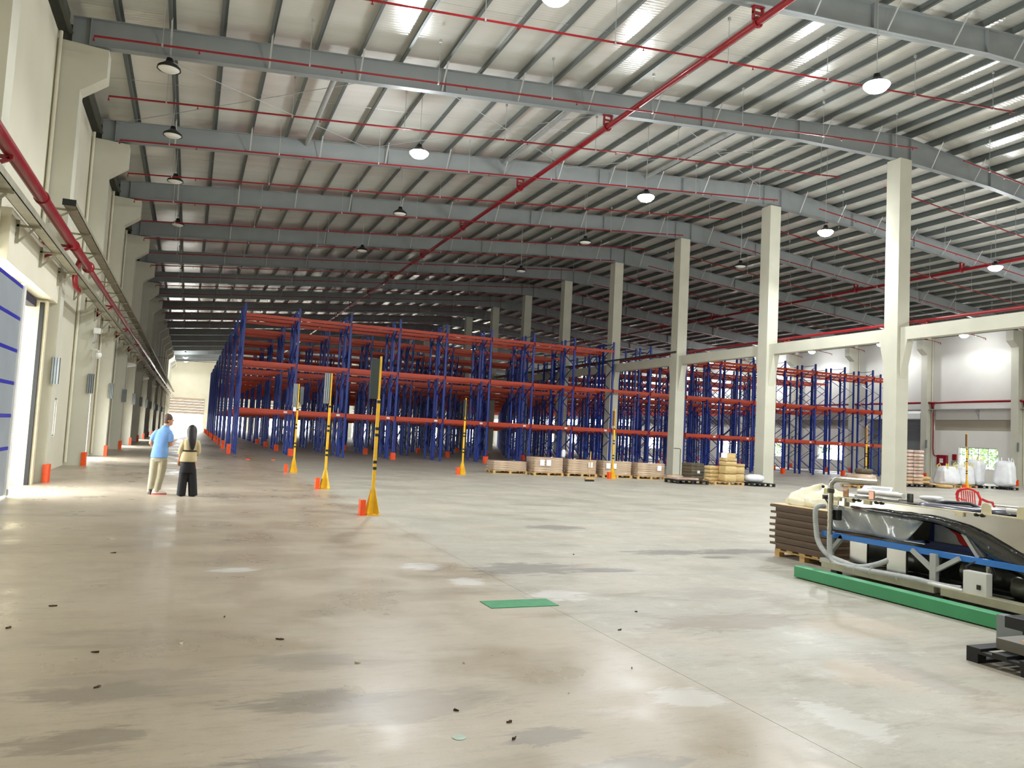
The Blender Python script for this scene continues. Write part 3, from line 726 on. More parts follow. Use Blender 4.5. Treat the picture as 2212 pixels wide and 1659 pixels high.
for i, (x, y, h, r) in enumerate([(56.5,39.2,4.6,1.9),(57.2,35.6,4.3,1.8),(58.5,43.5,4.6,2.0),(57.5,49.6,4.4,1.9),(59,54,4.8,2.1),(57.5,59.5,4.3,1.9),(58.5,66,4.6,2.1)]):
    tree('green yard tree seen through the right wall windows, %s from the camera' % ORD[i], x, y, h, r)

# dark cable tray on the ridge tie beams, conduit, cable across the aisle
t = empty('cable_tray', 'dark cable tray on top of the ridge tie beams beside the racks', 'cable tray', (0, 0, 0))
channel(MB(), 24.068, 24.094, 6.58, 35.0, 62.0, .1).build('channel', K['eave'], t)
for k in range(8): MB().bar((24.08,36.9+k*3.525,6.57),(24.26,36.9+k*3.525,6.44),.04,.04).build('bracket', K['eave'], t)
t = empty('conduit', 'thin grey conduit on the third ridge column', 'conduit', (0, 0, 0))
MB().tube([(24.12,34.93,1.42),(24.5,34.93,1.42),(24.55,34.93,1.36),(24.55,34.93,.02)], .014, 6).build('pipe', K['eave'], t, 60)
tag(MB().tube([(-2.45,60.5,5.95),(-1,60.5,5.86),(.8,60.5,5.84),(2.24,60.5,5.9)], .012, 5).build('aisle_cable', K['black'], smooth=60), 'thin black cable strung across the left aisle to the racks', 'cable')

# ------------------------------------------------------------------ helpers for soft things
def blob(nx, ny, nz, sx, sy, sz, e=.5, noise=.0, seed=0, freq=3.0, taper=0, mat_=None, name='body', layers=0, ldep=.0):
    """rounded, slightly lumpy box as a grid sphere mapped to a super-ellipsoid; base at z = 0"""
    rnd = random.Random(seed); ph = [rnd.uniform(0, 6.28) for _ in range(9)]
    b = MB(); NU, NV = nx, nz
    for j in range(NV+1):
        v = -math.pi/2+math.pi*j/NV
        for i in range(NU):
            u = 2*math.pi*i/NU
            P_ = lambda c: math.copysign(abs(c)**e, c)
            x = P_(math.cos(v))*P_(math.cos(u)); y = P_(math.cos(v))*P_(math.sin(u)); z = P_(math.sin(v))
            n = 1+noise*(math.sin(freq*x+ph[0]+2*z)+math.sin(freq*1.7*y+ph[1]-z*2)+.7*math.sin(freq*2.3*z+ph[2]+x*2)+.5*math.sin(freq*3.9*x+ph[3])*math.sin(freq*4.3*y+ph[4])+.4*math.sin(freq*5*z+ph[5]+3*y))/2
            if layers: n *= 1-ldep*abs(math.sin(math.pi*layers*(z+1)/2))**4*0-ldep*(abs(math.cos(math.pi*layers*(z+1)/2))**10)
            k = 1-taper*(z+1)/2
            b.v.append((x*n*k*sx/2, y*n*k*sy/2, (z*(1+noise*.4*math.sin(freq*x+ph[6])*math.sin(freq*y+ph[7]))+1)*sz/2)); b.v[-1] = (b.v[-1][0], b.v[-1][1], max(0, b.v[-1][2]))
    for j in range(NV):
        for i in range(NU):
            b.f.append((j*NU+i, j*NU+(i+1)%NU, (j+1)*NU+(i+1)%NU, (j+1)*NU+i))
    b.f.append(tuple(range(NU))[::-1]); b.f.append(tuple(NV*NU+i for i in range(NU)))
    return b
K['film'] = mat('wrapped_brown_load', '#bfa68c', .2, var=.42, scale=3, stretch=(.6,.6,9), bump=.5, bscale=6, coat=.6)
K['sack'] = mat('paper_sack', '#c9a98a', .5, var=.18, scale=4, bump=.3, bscale=9)
K['sack_film'] = mat('wrapped_paper_sack', '#c2a898', .25, var=.22, scale=3, bump=.4, bscale=8, coat=.5)
K['sack_tan'] = mat('tan_sack', '#d0ac72', .6, var=.18, scale=4, bump=.3, bscale=9)
K['burlap'] = mat('dark_sack', '#5c5240', .7, var=.25, scale=10, bump=.4, bscale=30)
K['bulk'] = mat('woven_white_bag', '#dcdde0', .45, var=.08, scale=3, bump=.5, bscale=7)
K['strap'] = mat('yellow_strap', '#e3cf52', .6, var=.1)
K['paper'] = mat('paper_label', '#eceef2', .6, var=.03)
K['cream_cloth'] = mat('cream_plastic_sheet', '#e4dec2', .4, var=.08, scale=4, bump=.4, bscale=5)
K['rope'] = mat('tan_coil', '#cdb27c', .6, var=.2, scale=5, stretch=(1,1,10), bump=.3, bscale=12)

def pallet(label, loc, rz, w=1.2, d=1.0, m=None, group='wooden pallets', h=.14):
    m = m or K['wood']
    t = empty('pallet', label, 'pallet', loc, rz, group)
    n = 5
    for i in range(n):
        y = -d/2+.06+i*(d-.12)/(n-1); MB().box(-w/2, y-.06, h-.022, w/2, y+.06, h).build('deck_board', m, t)
    for x in (-w/2+.05, 0, w/2-.05):
        for y in (-d/2+.05, 0, d/2-.05): MB().box(x-.05, y-.05, .022, x+.05, y+.05, h-.044).build('block', m, t)
        MB().box(x-.05, -d/2, h-.044, x+.05, d/2, h-.022).build('stringer', m, t); 
    for y in (-d/2+.05, 0, d/2-.05): MB().box(-w/2, y-.05, 0, w/2, y+.05, .022).build('base_board', m, t)
    return t

# ------------------------------------------------------------------ five wrapped loads in front of the racks
loads = [(12.97,31.35,1.56,1.1,.40,'low'),(14.5,30.72,1.38,1.1,.64,'with two white labels'),(16.15,30.75,1.42,1.1,.60,'third from the left'),(17.78,30.5,1.45,1.1,.60,'behind a yellow sign post'),(19.38,30.22,1.42,1.1,.58,'beside the concrete column')]
for i, (x, y, w_, d, h, l) in enumerate(loads):
    pallet('light wooden pallet under the wrapped load %s' % ('at the far left of the row' if i == 0 else l if i != 2 else 'third from the left'), (x, y, 0), -.05, w_, d, group='pallets under the wrapped loads')
    t = empty('wrapped_load', 'brown film-wrapped load on a pallet, %s' % ('lowest, at the left of the row' if i == 0 else l), 'load', (x, y, .142), -.05, 'film wrapped loads')
    n = 4 if i == 0 else 6
    for j in range(n):
        blob(28, 8, 6, w_-.02, d-.02, h/n*1.06, e=.12, noise=.012, seed=i*10+j, freq=5).build('layer', K['film'], t, 50, loc=(0, 0, j*h/n))
    if i == 1: spots = (-.35, -.05)
    elif i == 0: spots = ()
    else: spots = (.35,) if i in (2, 4) else (-.5, -.2)
    for sx in spots: MB().box(sx-.09, -d/2-.03, h*.45, sx+.12, -d/2-.022, h*.85).build('paper_label', K['paper'], t)

# ------------------------------------------------------------------ sign posts
def sign_post(label, x, y, rz, kind, gx=-.2):
    t = empty('sign_post', label, 'post', (x, y, 0), rz, 'yellow sign posts')
    MB().box(-.13,-.13,0,.13,.13,.012).build('base_plate', K['yellow'], t)
    MB().box(-.03,-.03,.012,.03,.03,2.22).build('post', K['yellow'], t, bevel=.004)
    MB().box(-.018,-.018,2.22,.018,.018,3.05).build('upper_post', K['yellow'], t)
    for a in range(4):
        dx, dy = math.cos(a*math.pi/2+.785), math.sin(a*math.pi/2+.785)
        b = MB(); o = .02
        pl = [(.03,.03),(.06,.03),(.14,.012),(.165,.05),(.045,.5),(.03,.5)]
        b.add([(dx*r_-dy*s_*.006, dy*r_+dx*s_*.006, z) for s_ in (-1,1) for r_, z in pl], [tuple(range(6)), tuple(range(11,5,-1))]+[(i, i+6, (i+1)%6+6, (i+1)%6) for i in range(6)])
        b.build('fin', K['yellow'], t)
    for z in (.86, .98, 1.5, 1.62, 2.14):
        MB().box(-.033,-.033,z,.033,.033,z+.055).build('black_band', K['black'], t)
    if kind == 'dark': MB().box(-.19,-.03,2.22,-.03,.0,3.0).build('board', K['board_dark'], t)
    if kind in ('grey', 'both'):
        for i in range(3): MB().box(-.18+i*.05,-.035,2.24,-.18+i*.05+.034,.0,3.05).build('board_strip', K['board_grey'], t)
        MB().box(-.185,-.03,2.24,-.03,-.005,3.05).build('board', K['black'], t)
    if kind == 'both':
        MB().box(.05,-.03,2.34,.17,.0,2.96).build('board', mat('board_slate','#4a5254',.4), t); MB().box(-.15,-.03,2.1,-.05,-.02,2.24).build('white_tag', K['white'], t)
    if kind == 'edge': MB().box(-.1,-.03,2.3,-.02,.03,2.95).build('board', mat('board_brown','#5a3f2a',.5), t)
    if kind == 'thin': MB().box(-.02,-.03,2.3,.0,.2,3.0).build('board', K['board_dark'], t)
    g = tag(MB().box(-.05,-.1,0,.05,-.06,.29).box(-.05,-.06,0,-.03,.08,.29).box(.03,-.06,0,.05,.08,.29).box(-.06,-.12,0,.06,.1,.008).build('corner_guard', K['guard'], loc=(x+gx, y-.03, 0)), 'orange corner guard beside '+label.replace('yellow','the yellow').replace(', standing right of the nearest ones','').replace(', nearest the camera',' nearest the camera'), 'guard', 'orange guards by the sign posts')
sign_post('yellow sign post with a dark board, nearest the camera', 3.36, 14.75, 0, 'dark')
sign_post('yellow sign post with a grey striped board', 3.42, 20.7, 0, 'grey')
sign_post('yellow sign post with two boards', 3.43, 27.36, 0, 'both', -.26)
sign_post('yellow sign post with a thin edge-on board, standing right of the nearest ones', 10.18, 29.2, 0, 'thin')
sign_post('yellow sign post in front of the wrapped loads', 17.17, 29.4, 0, 'edge')
sign_post('yellow sign post seen beyond the machine', 31.1, 28.6, 0, 'edge')
sign_post('yellow sign post in front of the white bulk bags', 38.15, 28.5, 0, 'edge')
tag(MB().prism([(-.08,0),(.08,0),(.08,.03),(-.08,.05)],1,-.1,.1).build('floor_scrap', K['guard'], loc=(2.52,35.8,0)), 'flat orange scrap on the floor by the rack end, left one', 'scrap')
tag(MB().prism([(-.08,0),(.08,0),(.08,.05),(-.08,.03)],1,-.1,.1).build('floor_scrap', K['guard'], loc=(3.63,36.2,0)), 'flat orange scrap on the floor by the rack end, right one', 'scrap')
# broom
t = empty('push_broom', 'upright push broom with a pale wooden handle before the wrapped loads', 'broom', (14.77, 27.06, 0))
MB().tube([(0,0,.1),(.03,.04,1.18)], .02, 8).build('handle', K['wood'], t, 60); MB().box(-.2,-.05,.08,.2,.05,.14).build('head', K['wood'], t); MB().box(-.19,-.045,0,.19,.045,.08).build('bristles', K['black'], t)
tag(blob(16,8,8,.16,.14,.35,e=.6,noise=.06).build('plastic_bag', K['bulk'], smooth=60, loc=(15.2,30.3,.81)), 'small white plastic bag standing on a wrapped load', 'bag')

# ------------------------------------------------------------------ black pallets, coils and sacks between the ridge columns
pallet('black plastic pallet with a flat brown sack on it', (19.75, 27.6, 0), -.1, 1.5, 1.1, K['black'], 'black pallets', .16)
tag(blob(20,8,6,1.2,.8,.09,e=.3,noise=.05,seed=3).build('flat_sack', K['sack_film'], smooth=60, loc=(19.7,27.7,.16)), 'flat brown sack lying on a black pallet', 'sack')
t = empty('dark_bale', 'dark brown stacked bale behind the coil stacks', 'bale', (21.0, 28.9, 0), .1)
for j in range(5): blob(24,8,8,.75,.7,.145,e=.14,noise=.02,seed=40+j).build('layer', K['burlap'], t, 60, loc=(0,0,.14+j*.14))
MB().box(-.35,-.3,0,.35,.3,.14).build('base', K['wood'], t); MB().box(-.05,-.36,.4,.1,-.355,.52).build('label', K['paper'], t)
pallet('wooden pallet under the tan coil stacks', (21.6, 27.55, 0), -.05, 1.5, 1.0, None, 'pallets under the coils')
def coil(label, x, y, r, hs):
    t = empty('coil_stack', label, 'stack', (x, y, .142), 0, 'tan coil stacks'); z = 0
    for i, h in enumerate(hs):
        blob(24,8,8,r*1.95,r*1.85,h,e=.28,noise=.03,seed=int(x*100)+i,freq=4).build('coil', K['rope'], t, 60, loc=(random.uniform(-.015,.015),random.uniform(-.015,.015),z)); z += h+.002
    return z
coil('low tan coil stack at the back left', 21.25, 27.85, .27, (.16,.16,.16,.16))
coil('tallest tan coil stack, boxes on top', 21.66, 27.3, .31, (.34,.34,.2,.14))
coil('tan coil stack on the right', 22.27, 27.45, .26, (.36,.3,.12))
tag(MB().box(-.24,-.16,0,.24,.16,.2).build('carton', K['rope'], bevel=.01, loc=(21.78,27.4,1.172)), 'tan carton on top of the tallest coil stack', 'box')
tag(MB().box(-.15,-.02,0,.15,.02,.2).build('paper_card', K['paper'], loc=(21.4,27.25,1.172)), 'white card standing on the tallest coil stack', 'card')
pallet('black plastic pallet beside the second ridge column', (23.2, 27.2, 0), -.1, 1.2, .9, K['black'], 'black pallets', .14)
tag(blob(18,8,8,.95,.6,.36,e=.75,noise=.04,seed=5).build('white_sack', K['bulk'], smooth=60, loc=(23.08,27.3,.142)), 'plump white sack on the black pallet by the column', 'sack')
tag(blob(18,8,8,.7,.6,.3,e=.6,noise=.06,seed=6).build('brown_sack', K['film'], smooth=60, loc=(20.2,29.1,0)), 'brown sack slumped beside the last wrapped load', 'sack')

# ------------------------------------------------------------------ sack pallets and bulk bags by the right wall
pallet('black pallet under the tall sack stack', (36.6, 30.7, 0), 0, 2.4, 1.3, K['black'], 'black pallets', .15)
for j in range(10):
    t = empty('sack_layer', 'wrapped layer of brown paper sacks in the tall stack, %s from the bottom' % ORD[j], 'sacks', (36.3, 30.7, .15+j*.185), 0, 'tall sack stack layers')
    for i in range(2): blob(24,8,8,.78,1.1,.178,e=.26,noise=.03,seed=60+j*3+i).build('sack', K['sack_film'] if j > 1 else K['sack'], t, 60, loc=(-.4+i*.8, 0, 0))
for j, (x, y, z) in enumerate([(37.56,30.75,.152),(38.35,29.95,0),(38.42,30.65,.0),(37.6,30.7,.37)]):
    tag(blob(18,8,8,.9,.6,.2,e=.6,noise=.04,seed=90+j).build('loose_sack', K['sack_tan'], smooth=60, loc=(x,y,z)), 'loose tan sack slumped beside the tall stack, %s of four' % ORD[j], 'sack', 'loose tan sacks')
for i, (x, y, w_, h, tp) in enumerate([(39.5,30.7,1.6,1.05,.35),(41.45,31.2,1.4,1.15,.2),(42.85,31.5,1.0,1.5,.05),(43.8,30.35,1.0,1.5,-.03)]):
    pallet('pallet under the white bulk bag, %s from the left' % ORD[i], (x, y, 0), 0, 1.1 if i < 2 else .95, 1.0, K['black'] if i > 1 else None, 'pallets under the bulk bags')
    t = empty('bulk_bag', 'white woven bulk bag, %s from the left' % ORD[i], 'bag', (x, y, .142), .1*i, 'white bulk bags')
    blob(40,8,24,w_,.95,h,e=.42,noise=.08,seed=120+i,freq=4,taper=tp).build('body', K['bulk'], t, 60)
    for a in range(4):
        sx, sy = (-1,1,1,-1)[a]*w_*.33*(1-tp), (-1,-1,1,1)[a]*.33
        MB().tube([(sx,sy,h*.85),(sx*1.1,sy,h*1.02),(sx*.8,sy*.8,h*1.12),(sx*.6,sy*.7,h*.95)], .025, 6).build('lifting_loop', K['strap'] if i < 3 else K['bulk'], t, 60)
pallet('pallet under the film wrapped sacks beyond the machine', (30.1, 28.0, 0), 0, 1.4, 1.1, None, 'pallets beyond the machine')
tag(blob(24,8,10,1.3,1.0,.55,e=.5,noise=.05,seed=8).build('wrapped_sacks', K['film'], smooth=60, loc=(30.15,28.0,.142)), 'film wrapped sack pile beyond the machine', 'sacks')
tag(blob(18,8,8,.85,.6,.25,e=.6,noise=.04,seed=9).build('brown_sack', K['burlap'], smooth=60, loc=(30.2,27.9,.69)), 'dark brown sack lying on the film wrapped pile', 'sack')

# ------------------------------------------------------------------ scraps on the floor
dead = mat('dead_leaf', '#4a3a28', .8, var=.4, scale=20); chip = mat('pale_chip', '#cfc6b4', .8, var=.2, scale=20)
spots = [(.77,6.21,.035,0),(.07,6.23,.025,1),(1.22,5.49,.02,1),(1.95,5.32,.022,1),(1.59,4.44,.022,0),(1.83,4.18,.018,0),(1.76,3.95,.025,0),(4.15,6.54,.03,0),(3.61,5.94,.025,0),(-.39,5.35,.03,0),(3.11,4.93,.012,0),(-.95,7.64,.04,0),(-.83,11.61,.06,1),(-.71,10.45,.04,0),(-1.14,6.93,.035,0),(-.48,6.13,.03,0),(2.4,4.55,.016,1),(.4,7.0,.02,0),(5.2,9.9,.03,0),(4.2,11.8,.03,1)]
for i, (x, y, r_, k) in enumerate(spots):
    rn = random.Random(i); pts = []
    for j in range(8):
        a = j*math.pi/4; q = .6*r_*rn.uniform(.5, 1.1)*(1.8 if j % 4 == 0 else 1); pts.append((q*math.cos(a), q*.6*math.sin(a), .004+rn.uniform(0,.012)))
    o = MB().add(pts+[(0,0,.012)]+[(p[0]*.9,p[1]*.9,0) for p in pts], [(j,(j+1)%8,8) for j in range(8)]+[(j,j+9,(j+1)%8+9,(j+1)%8) for j in range(8)]).build('floor_debris', chip if k else dead, loc=(x, y, 0)); o.rotation_euler[2] = rn.uniform(0, 3)
    tag(o, 'pale paint chip lying on the concrete floor' if k else 'dark dead leaf lying on the concrete floor', 'debris', 'chips on the floor' if k else 'dead leaves on the floor')
tag(MB().lathe([(.038,0),(.038,.003),(.02,.004),(.001,.004)], 20).build('floor_cover', mat('cover_pale_green','#9fb0a2',.5,var=.15,scale=20), loc=(1.48,4.05,0)), 'small round pale green floor cover near the camera', 'cover')

# ------------------------------------------------------------------ green kerb, machine, board stack, near pallet
o = MB().box(7.4, 3.0, .012, 7.56, 7.93, .15).build('green_kerb', mat('kerb_green', '#3f9a66', .42, var=.06, scale=3), bevel=.006)
tag(o, 'long green painted steel kerb on the floor before the machine', 'kerb')

hose_m = mat('grey_hose', '#b9bdbd', .5, var=.08, scale=20); frame_m = mat('machine_frame_grey', '#b4b6b2', .45, var=.06)
rail_m = mat('machine_rail_blue', '#1f74c9', .4, var=.06); base_m = mat('machine_base_cream', '#a9a78e', .5, var=.15, scale=5)
film_m = mat('grey_plastic_film', '#a9adac', .18, var=.15, scale=4, bump=.5, bscale=6, coat=.6); bfilm = mat('black_plastic_film', '#0c0d10', .15, var=.3, scale=6, bump=.7, bscale=9, coat=.7)
dark_m = mat('machine_dark_steel', '#4b4b46', .35, .6, var=.3, scale=4); navy = mat('navy_wrap', '#122a6e', .4, var=.1); redw = mat('red_wrap', '#e0281f', .4, var=.1); whitew = mat('white_wrap', '#e4e6ea', .35, var=.1, scale=6, bump=.4, bscale=9)
t = empty('process_machine', 'long stainless machine with blue rail and grey hoses behind the green kerb', 'machine', (0, 0, 0))
MX = 8.15
# dark plate and back panel added to stand in for shade under the machine
MB().box(8.12, 3.2, .085, 9.1, 8.0, .1).build('shade_plate', dark_m, t); MB().box(9.03, 3.2, .12, 9.06, 8.0, .5).build('shade_panel', dark_m, t)
# base rails and feet
MB().box(7.98, 6.35, .1, 8.12, 8.05, .19).build('base_rail', base_m, t, bevel=.004); MB().box(7.96, 3.2, .1, 8.12, 6.25, .19).build('base_rail', base_m, t, bevel=.004)
MB().box(9.1, 3.2, .1, 9.24, 8.05, .19).build('base_rail', base_m, t)
for y in (7.85, 6.3, 4.6, 3.4):
    for x in (8.05, 9.17): MB().box(x-.05, y-.05, 0, x+.05, y+.05, .1).build('foot', K['rubber'], t)
for y in (7.95, 7.2, 6.45, 5.6, 4.6): MB().box(8.1, y-.04, .12, 9.12, y+.04, .18).build('cross_member', dark_m, t)
# frame posts with Y braces
MB().box(8.12, 8.02, .16, 8.18, 8.1, .58).build('frame_post', frame_m, t); MB().box(8.0, 7.92, .16, 8.16, 8.1, .22).build('frame_post', frame_m, t)
MB().bar((8.15,8.06,.3),(8.15,7.85,.54),.05,.06,(1,0,0)).build('diagonal_brace', frame_m, t)
MB().box(8.08, 6.41, .17, 8.14, 6.49, .53).build('frame_post', frame_m, t)
MB().bar((8.11,6.45,.33),(8.11,6.75,.53),.05,.05,(1,0,0)).build('diagonal_brace', frame_m, t); MB().bar((8.11,6.45,.33),(8.11,6.13,.53),.05,.05,(1,0,0)).build('diagonal_brace', frame_m, t)
MB().box(8.08, 5.3, .17, 8.14, 5.38, .53).build('frame_post', frame_m, t)
MB().box(8.12, 5.2, .50, 8.2, 8.2, .565).build('blue_rail', rail_m, t, bevel=.004)
MB().box(9.1, 5.2, .50, 9.18, 8.2, .565).build('blue_rail', rail_m, t)
for y in (7.08, 6.2): MB().box(8.75, y-.05, .56, 8.83, y+.05, .93).build('blue_post', navy, t)
MB().box(8.75, 6.1, .52, 8.83, 7.1, .59).build('blue_beam', navy, t)
MB().bar((8.24,5.97,.56),(8.24,6.2,.86),.04,.11,(1,0,0)).build('support_arm', frame_m, t)
# stainless trough: shallow far end, deep near end
prof = [(8.0,.935),(7.6,.93),(7.0,.945),(6.5,.945),(6.1,.90),(5.8,.80),(5.5,.67),(5.1,.53),(4.6,.45),(3.2,.40)]
def side(x0, x1, m, name, top=1.05):
    pl = [(y, z) for y, z in prof]+[(3.2, top), (8.0, top)]
    b = MB()
    n = len(pl)
    b.add([(x0,)+p for p in pl]+[(x1,)+p for p in pl], [tuple(range(n)), tuple(range(2*n-1,n-1,-1))]+[(i,i+n,(i+1)%n+n,(i+1)%n) for i in range(n)])
    return b.build(name, m, t)
side(8.2, 8.215, K['steel_inox'], 'trough_side'); side(9.0, 9.015, K['steel_inox'], 'trough_side')
b = MB()
for i in range(len(prof)-1):
    (ya, za), (yb, zb) = prof[i], prof[i+1]; b.add([(8.2,ya,za),(9.015,ya,za),(9.015,yb,zb),(8.2,yb,zb)], [(0,1,2,3)])
b.build('trough_floor', K['steel_inox'], t)
MB().box(8.2, 7.985, .92, 9.015, 8.0, 1.05).build('end_plate', K['steel_inox'], t)
MB().box(8.19, 3.2, 1.04, 8.25, 8.0, 1.055).build('top_flange', K['cream'], t); MB().box(8.96, 3.2, 1.04, 9.02, 8.0, 1.055).build('top_flange', K['cream'], t)
# black film hanging under the trough edge, grey film over the far half
b = MB(); wd = [.01,.03,.08,.09,.14,.27,.25,.22,.2,.2]; rb = random.Random(3)
n = 40; pts = []
def interp(a, x):
    for i in range(len(prof)-1):
        if prof[i+1][0] <= x <= prof[i][0]:
            f = (prof[i][0]-x)/(prof[i][0]-prof[i+1][0]); return a[i]+(a[i+1]-a[i])*f
    return a[-1]
zz = [p[1] for p in prof]; rows = 5
for i in range(n+1):
    y = 7.75-(7.75-3.3)*i/n; z = interp(zz, y); w_ = interp(wd, y)
    for j in range(rows):
        f = j/(rows-1); b.v.append((8.195-.03*math.sin(f*3.1)-rb.uniform(0,.014), y, z+.02-f*w_+rb.uniform(-.006,.006)))
for i in range(n):
    for j in range(rows-1): b.f.append((i*rows+j, (i+1)*rows+j, (i+1)*rows+j+1, i*rows+j+1))
ob = b.build('black_film', bfilm, t, 80); sm = ob.modifiers.new('thick', 'SOLIDIFY'); sm.thickness = .004
b = MB(); n = 26; rows = 8
for i in range(n+1):
    y = 8.17-(8.17-6.72)*i/n; zt_ = interp(zz, min(y, 7.99))-interp(wd, min(y,7.99))*.75; zb_ = .60 if y > 6.96 else .60+(6.96-y)/.24*(zt_-.60)*.97
    for j in range(rows):
        f = j/(rows-1); b.v.append((8.23+.02*math.sin(f*5+y*7)+.012*math.sin(y*19+f*3)+f*.02, y, zt_+(zb_-zt_)*f))
for i in range(n):
    for j in range(rows-1): b.f.append((i*rows+j, (i+1)*rows+j, (i+1)*rows+j+1, i*rows+j+1))
ob = b.build('grey_film', film_m, t, 80); sm = ob.modifiers.new('thick', 'SOLIDIFY'); sm.thickness = .004
# drums, motors and boxes below
MB().tube([(8.55,7.75,.36),(8.55,6.6,.34)], .15, 18).build('drum', dark_m, t, 60)
MB().tube([(8.6,6.4,.33),(8.6,5.4,.33)], .14, 18).build('drum', dark_m, t, 60)
MB().box(8.42, 7.45, .56, 8.8, 7.9, .8).build('motor_housing', dark_m, t, bevel=.02)
MB().prism([(8.45,.6),(8.72,.6),(8.78,.9),(8.4,.9)], 1, 7.02, 7.3).build('hopper_end', dark_m, t)
MB().box(8.2, 7.5, .22, 8.24, 7.78, .5).build('cover_plate', K['steel_inox'], t, bevel=.004); MB().box(8.14, 6.86, .19, 8.18, 7.14, .5).build('cover_plate', K['steel_inox'], t, bevel=.004)
MB().tube([(8.35,5.95,.5),(8.35,5.95,.2)], .04, 10).build('drain_pipe', K['steel_inox'], t, 60)
MB().tube([(8.3,5.6,.3),(8.3,5.2,.3)], .12, 16).build('pump', dark_m, t, 60); MB().box(8.05,5.1,.19,8.4,5.35,.4).build('pump_base', dark_m, t, bevel=.01)
MB().box(8.0, 5.05, .26, 8.12, 5.25, .4).build('white_cover', whitew, t, bevel=.03)
# wrapped goods seen through the frame
MB().add([(8.9,7.15,.5),(8.9,6.3,.5),(8.9,6.3,.78),(8.9,7.15,.9),(8.95,7.15,.5),(8.95,6.3,.5),(8.95,6.3,.78),(8.95,7.15,.9)], [(0,1,2,3),(7,6,5,4),(0,4,5,1),(1,5,6,2),(2,6,7,3),(3,7,4,0)]).build('white_wrap', whitew, t)
b = MB(); pl = [(6.82,.80),(6.74,.79),(6.58,.66),(6.52,.59),(6.64,.585),(6.70,.63),(6.74,.71),(6.83,.76)]; b.add([(8.88,)+p for p in pl]+[(8.84,)+p for p in pl], [tuple(range(8)), tuple(range(15,7,-1))]+[(i,i+8,(i+1)%8+8,(i+1)%8) for i in range(8)]); b.build('red_wrap', redw, t)
# hoses
def ribbed(pts, r, name='hose'):
    # smooth the polyline (Catmull-Rom) and give it ribs
    P_ = [Vector(p) for p in pts]; out = []
    for i in range(len(P_)-1):
        p0, p1, p2, p3 = P_[max(i-1,0)], P_[i], P_[i+1], P_[min(i+2,len(P_)-1)]
        m_ = max(4, int((p2-p1).length/.012))
        for k in range(m_):
            s_ = k/m_; out.append(.5*((2*p1)+(p2-p0)*s_+(2*p0-5*p1+4*p2-p3)*s_*s_+(3*p1-p0-3*p2+p3)*s_**3))
    out.append(P_[-1]); rr = [r*(1 if k % 2 else .93) for k in range(len(out))]
    MB().tube(out, rr, 12).build(name, hose_m, t, 60)
ribbed([(8.25,8.28,.9),(8.1,8.29,.86),(8.08,8.26,.6),(8.06,8.18,.4),(8.05,8.0,.27),(8.05,7.75,.22),(8.05,7.5,.2),(8.08,7.3,.25),(8.15,7.15,.33),(8.25,7.08,.42)], .036)
ribbed([(8.05,7.98,.58),(8.05,7.98,.4),(8.04,7.94,.25),(8.02,7.8,.18),(8.01,7.5,.18),(8.0,7.0,.2),(8.0,6.6,.21),(8.02,6.3,.2),(8.1,6.1,.2)], .036)
MB().tube([(8.0,6.8,.215),(7.99,6.3,.2),(7.99,6.0,.2)], .022, 10).build('white_hose', K['white'], t, 60)
for y, z in ((7.5,.2),(7.25,.2),(6.85,.2)): MB().tube([(8.01+.045*math.cos(a*.7),y,z-.01+.05*math.sin(a*.7)) for a in range(10)], .004, 5).build('cable_tie', K['white'], t)
# steel riser with elbow and crossing pipe
MB().tube([(8.05,7.98,.55),(8.05,7.98,1.2),(8.05,7.96,1.25),(8.06,7.9,1.285),(8.08,7.8,1.29),(8.15,7.3,1.29)], .036, 14).build('steel_riser', K['steel_inox'], t, 60)
for z in (.62, .72, .8, .87, 1.16, 1.19): MB().lathe([(.042,0),(.042,.012)], 14, (8.05,7.98,z)).build('pipe_clamp', K['steel_inox'], t, 60)
MB().lathe([(.044,0),(.048,.03),(.04,.07)], 14, (8.05,7.98,1.1)).build('union_nut', dark_m, t, 60)
MB().box(8.09, 7.9, .74, 8.18, 8.0, .88).build('valve_block', K['black'], t, bevel=.01)
MB().tube([(8.1,8.15,1.04),(8.13,8.1,.95),(8.12,8.06,.8)], .012, 6).build('black_cable', K['black'], t, 60)
MB().box(8.12, 8.12, 1.0, 8.2, 8.2, 1.06).build('bracket', dark_m, t)
MB().prism([(8.12,1.07),(8.18,1.07),(8.17,1.15),(8.13,1.15)], 1, 8.1, 8.18).build('switch_box', mat('switch_cream','#e0d89c',.5), t); MB().ball((8.13,8.2,1.17), .022).ball((8.13,8.09,1.17), .018).build('knob', K['black'], t, 60)
for y in (7.72, 7.64, 7.36, 7.28, 6.0, 5.93): MB().ball((8.185,y,1.035), .022, 8, 6).build('clamp_knob', K['black'], t, 60)
for y in (8.0, 7.78, 7.5, 6.2): MB().box(8.175, y-.05, .995, 8.2, y+.05, 1.045).build('hinge_plate', K['cream'], t)
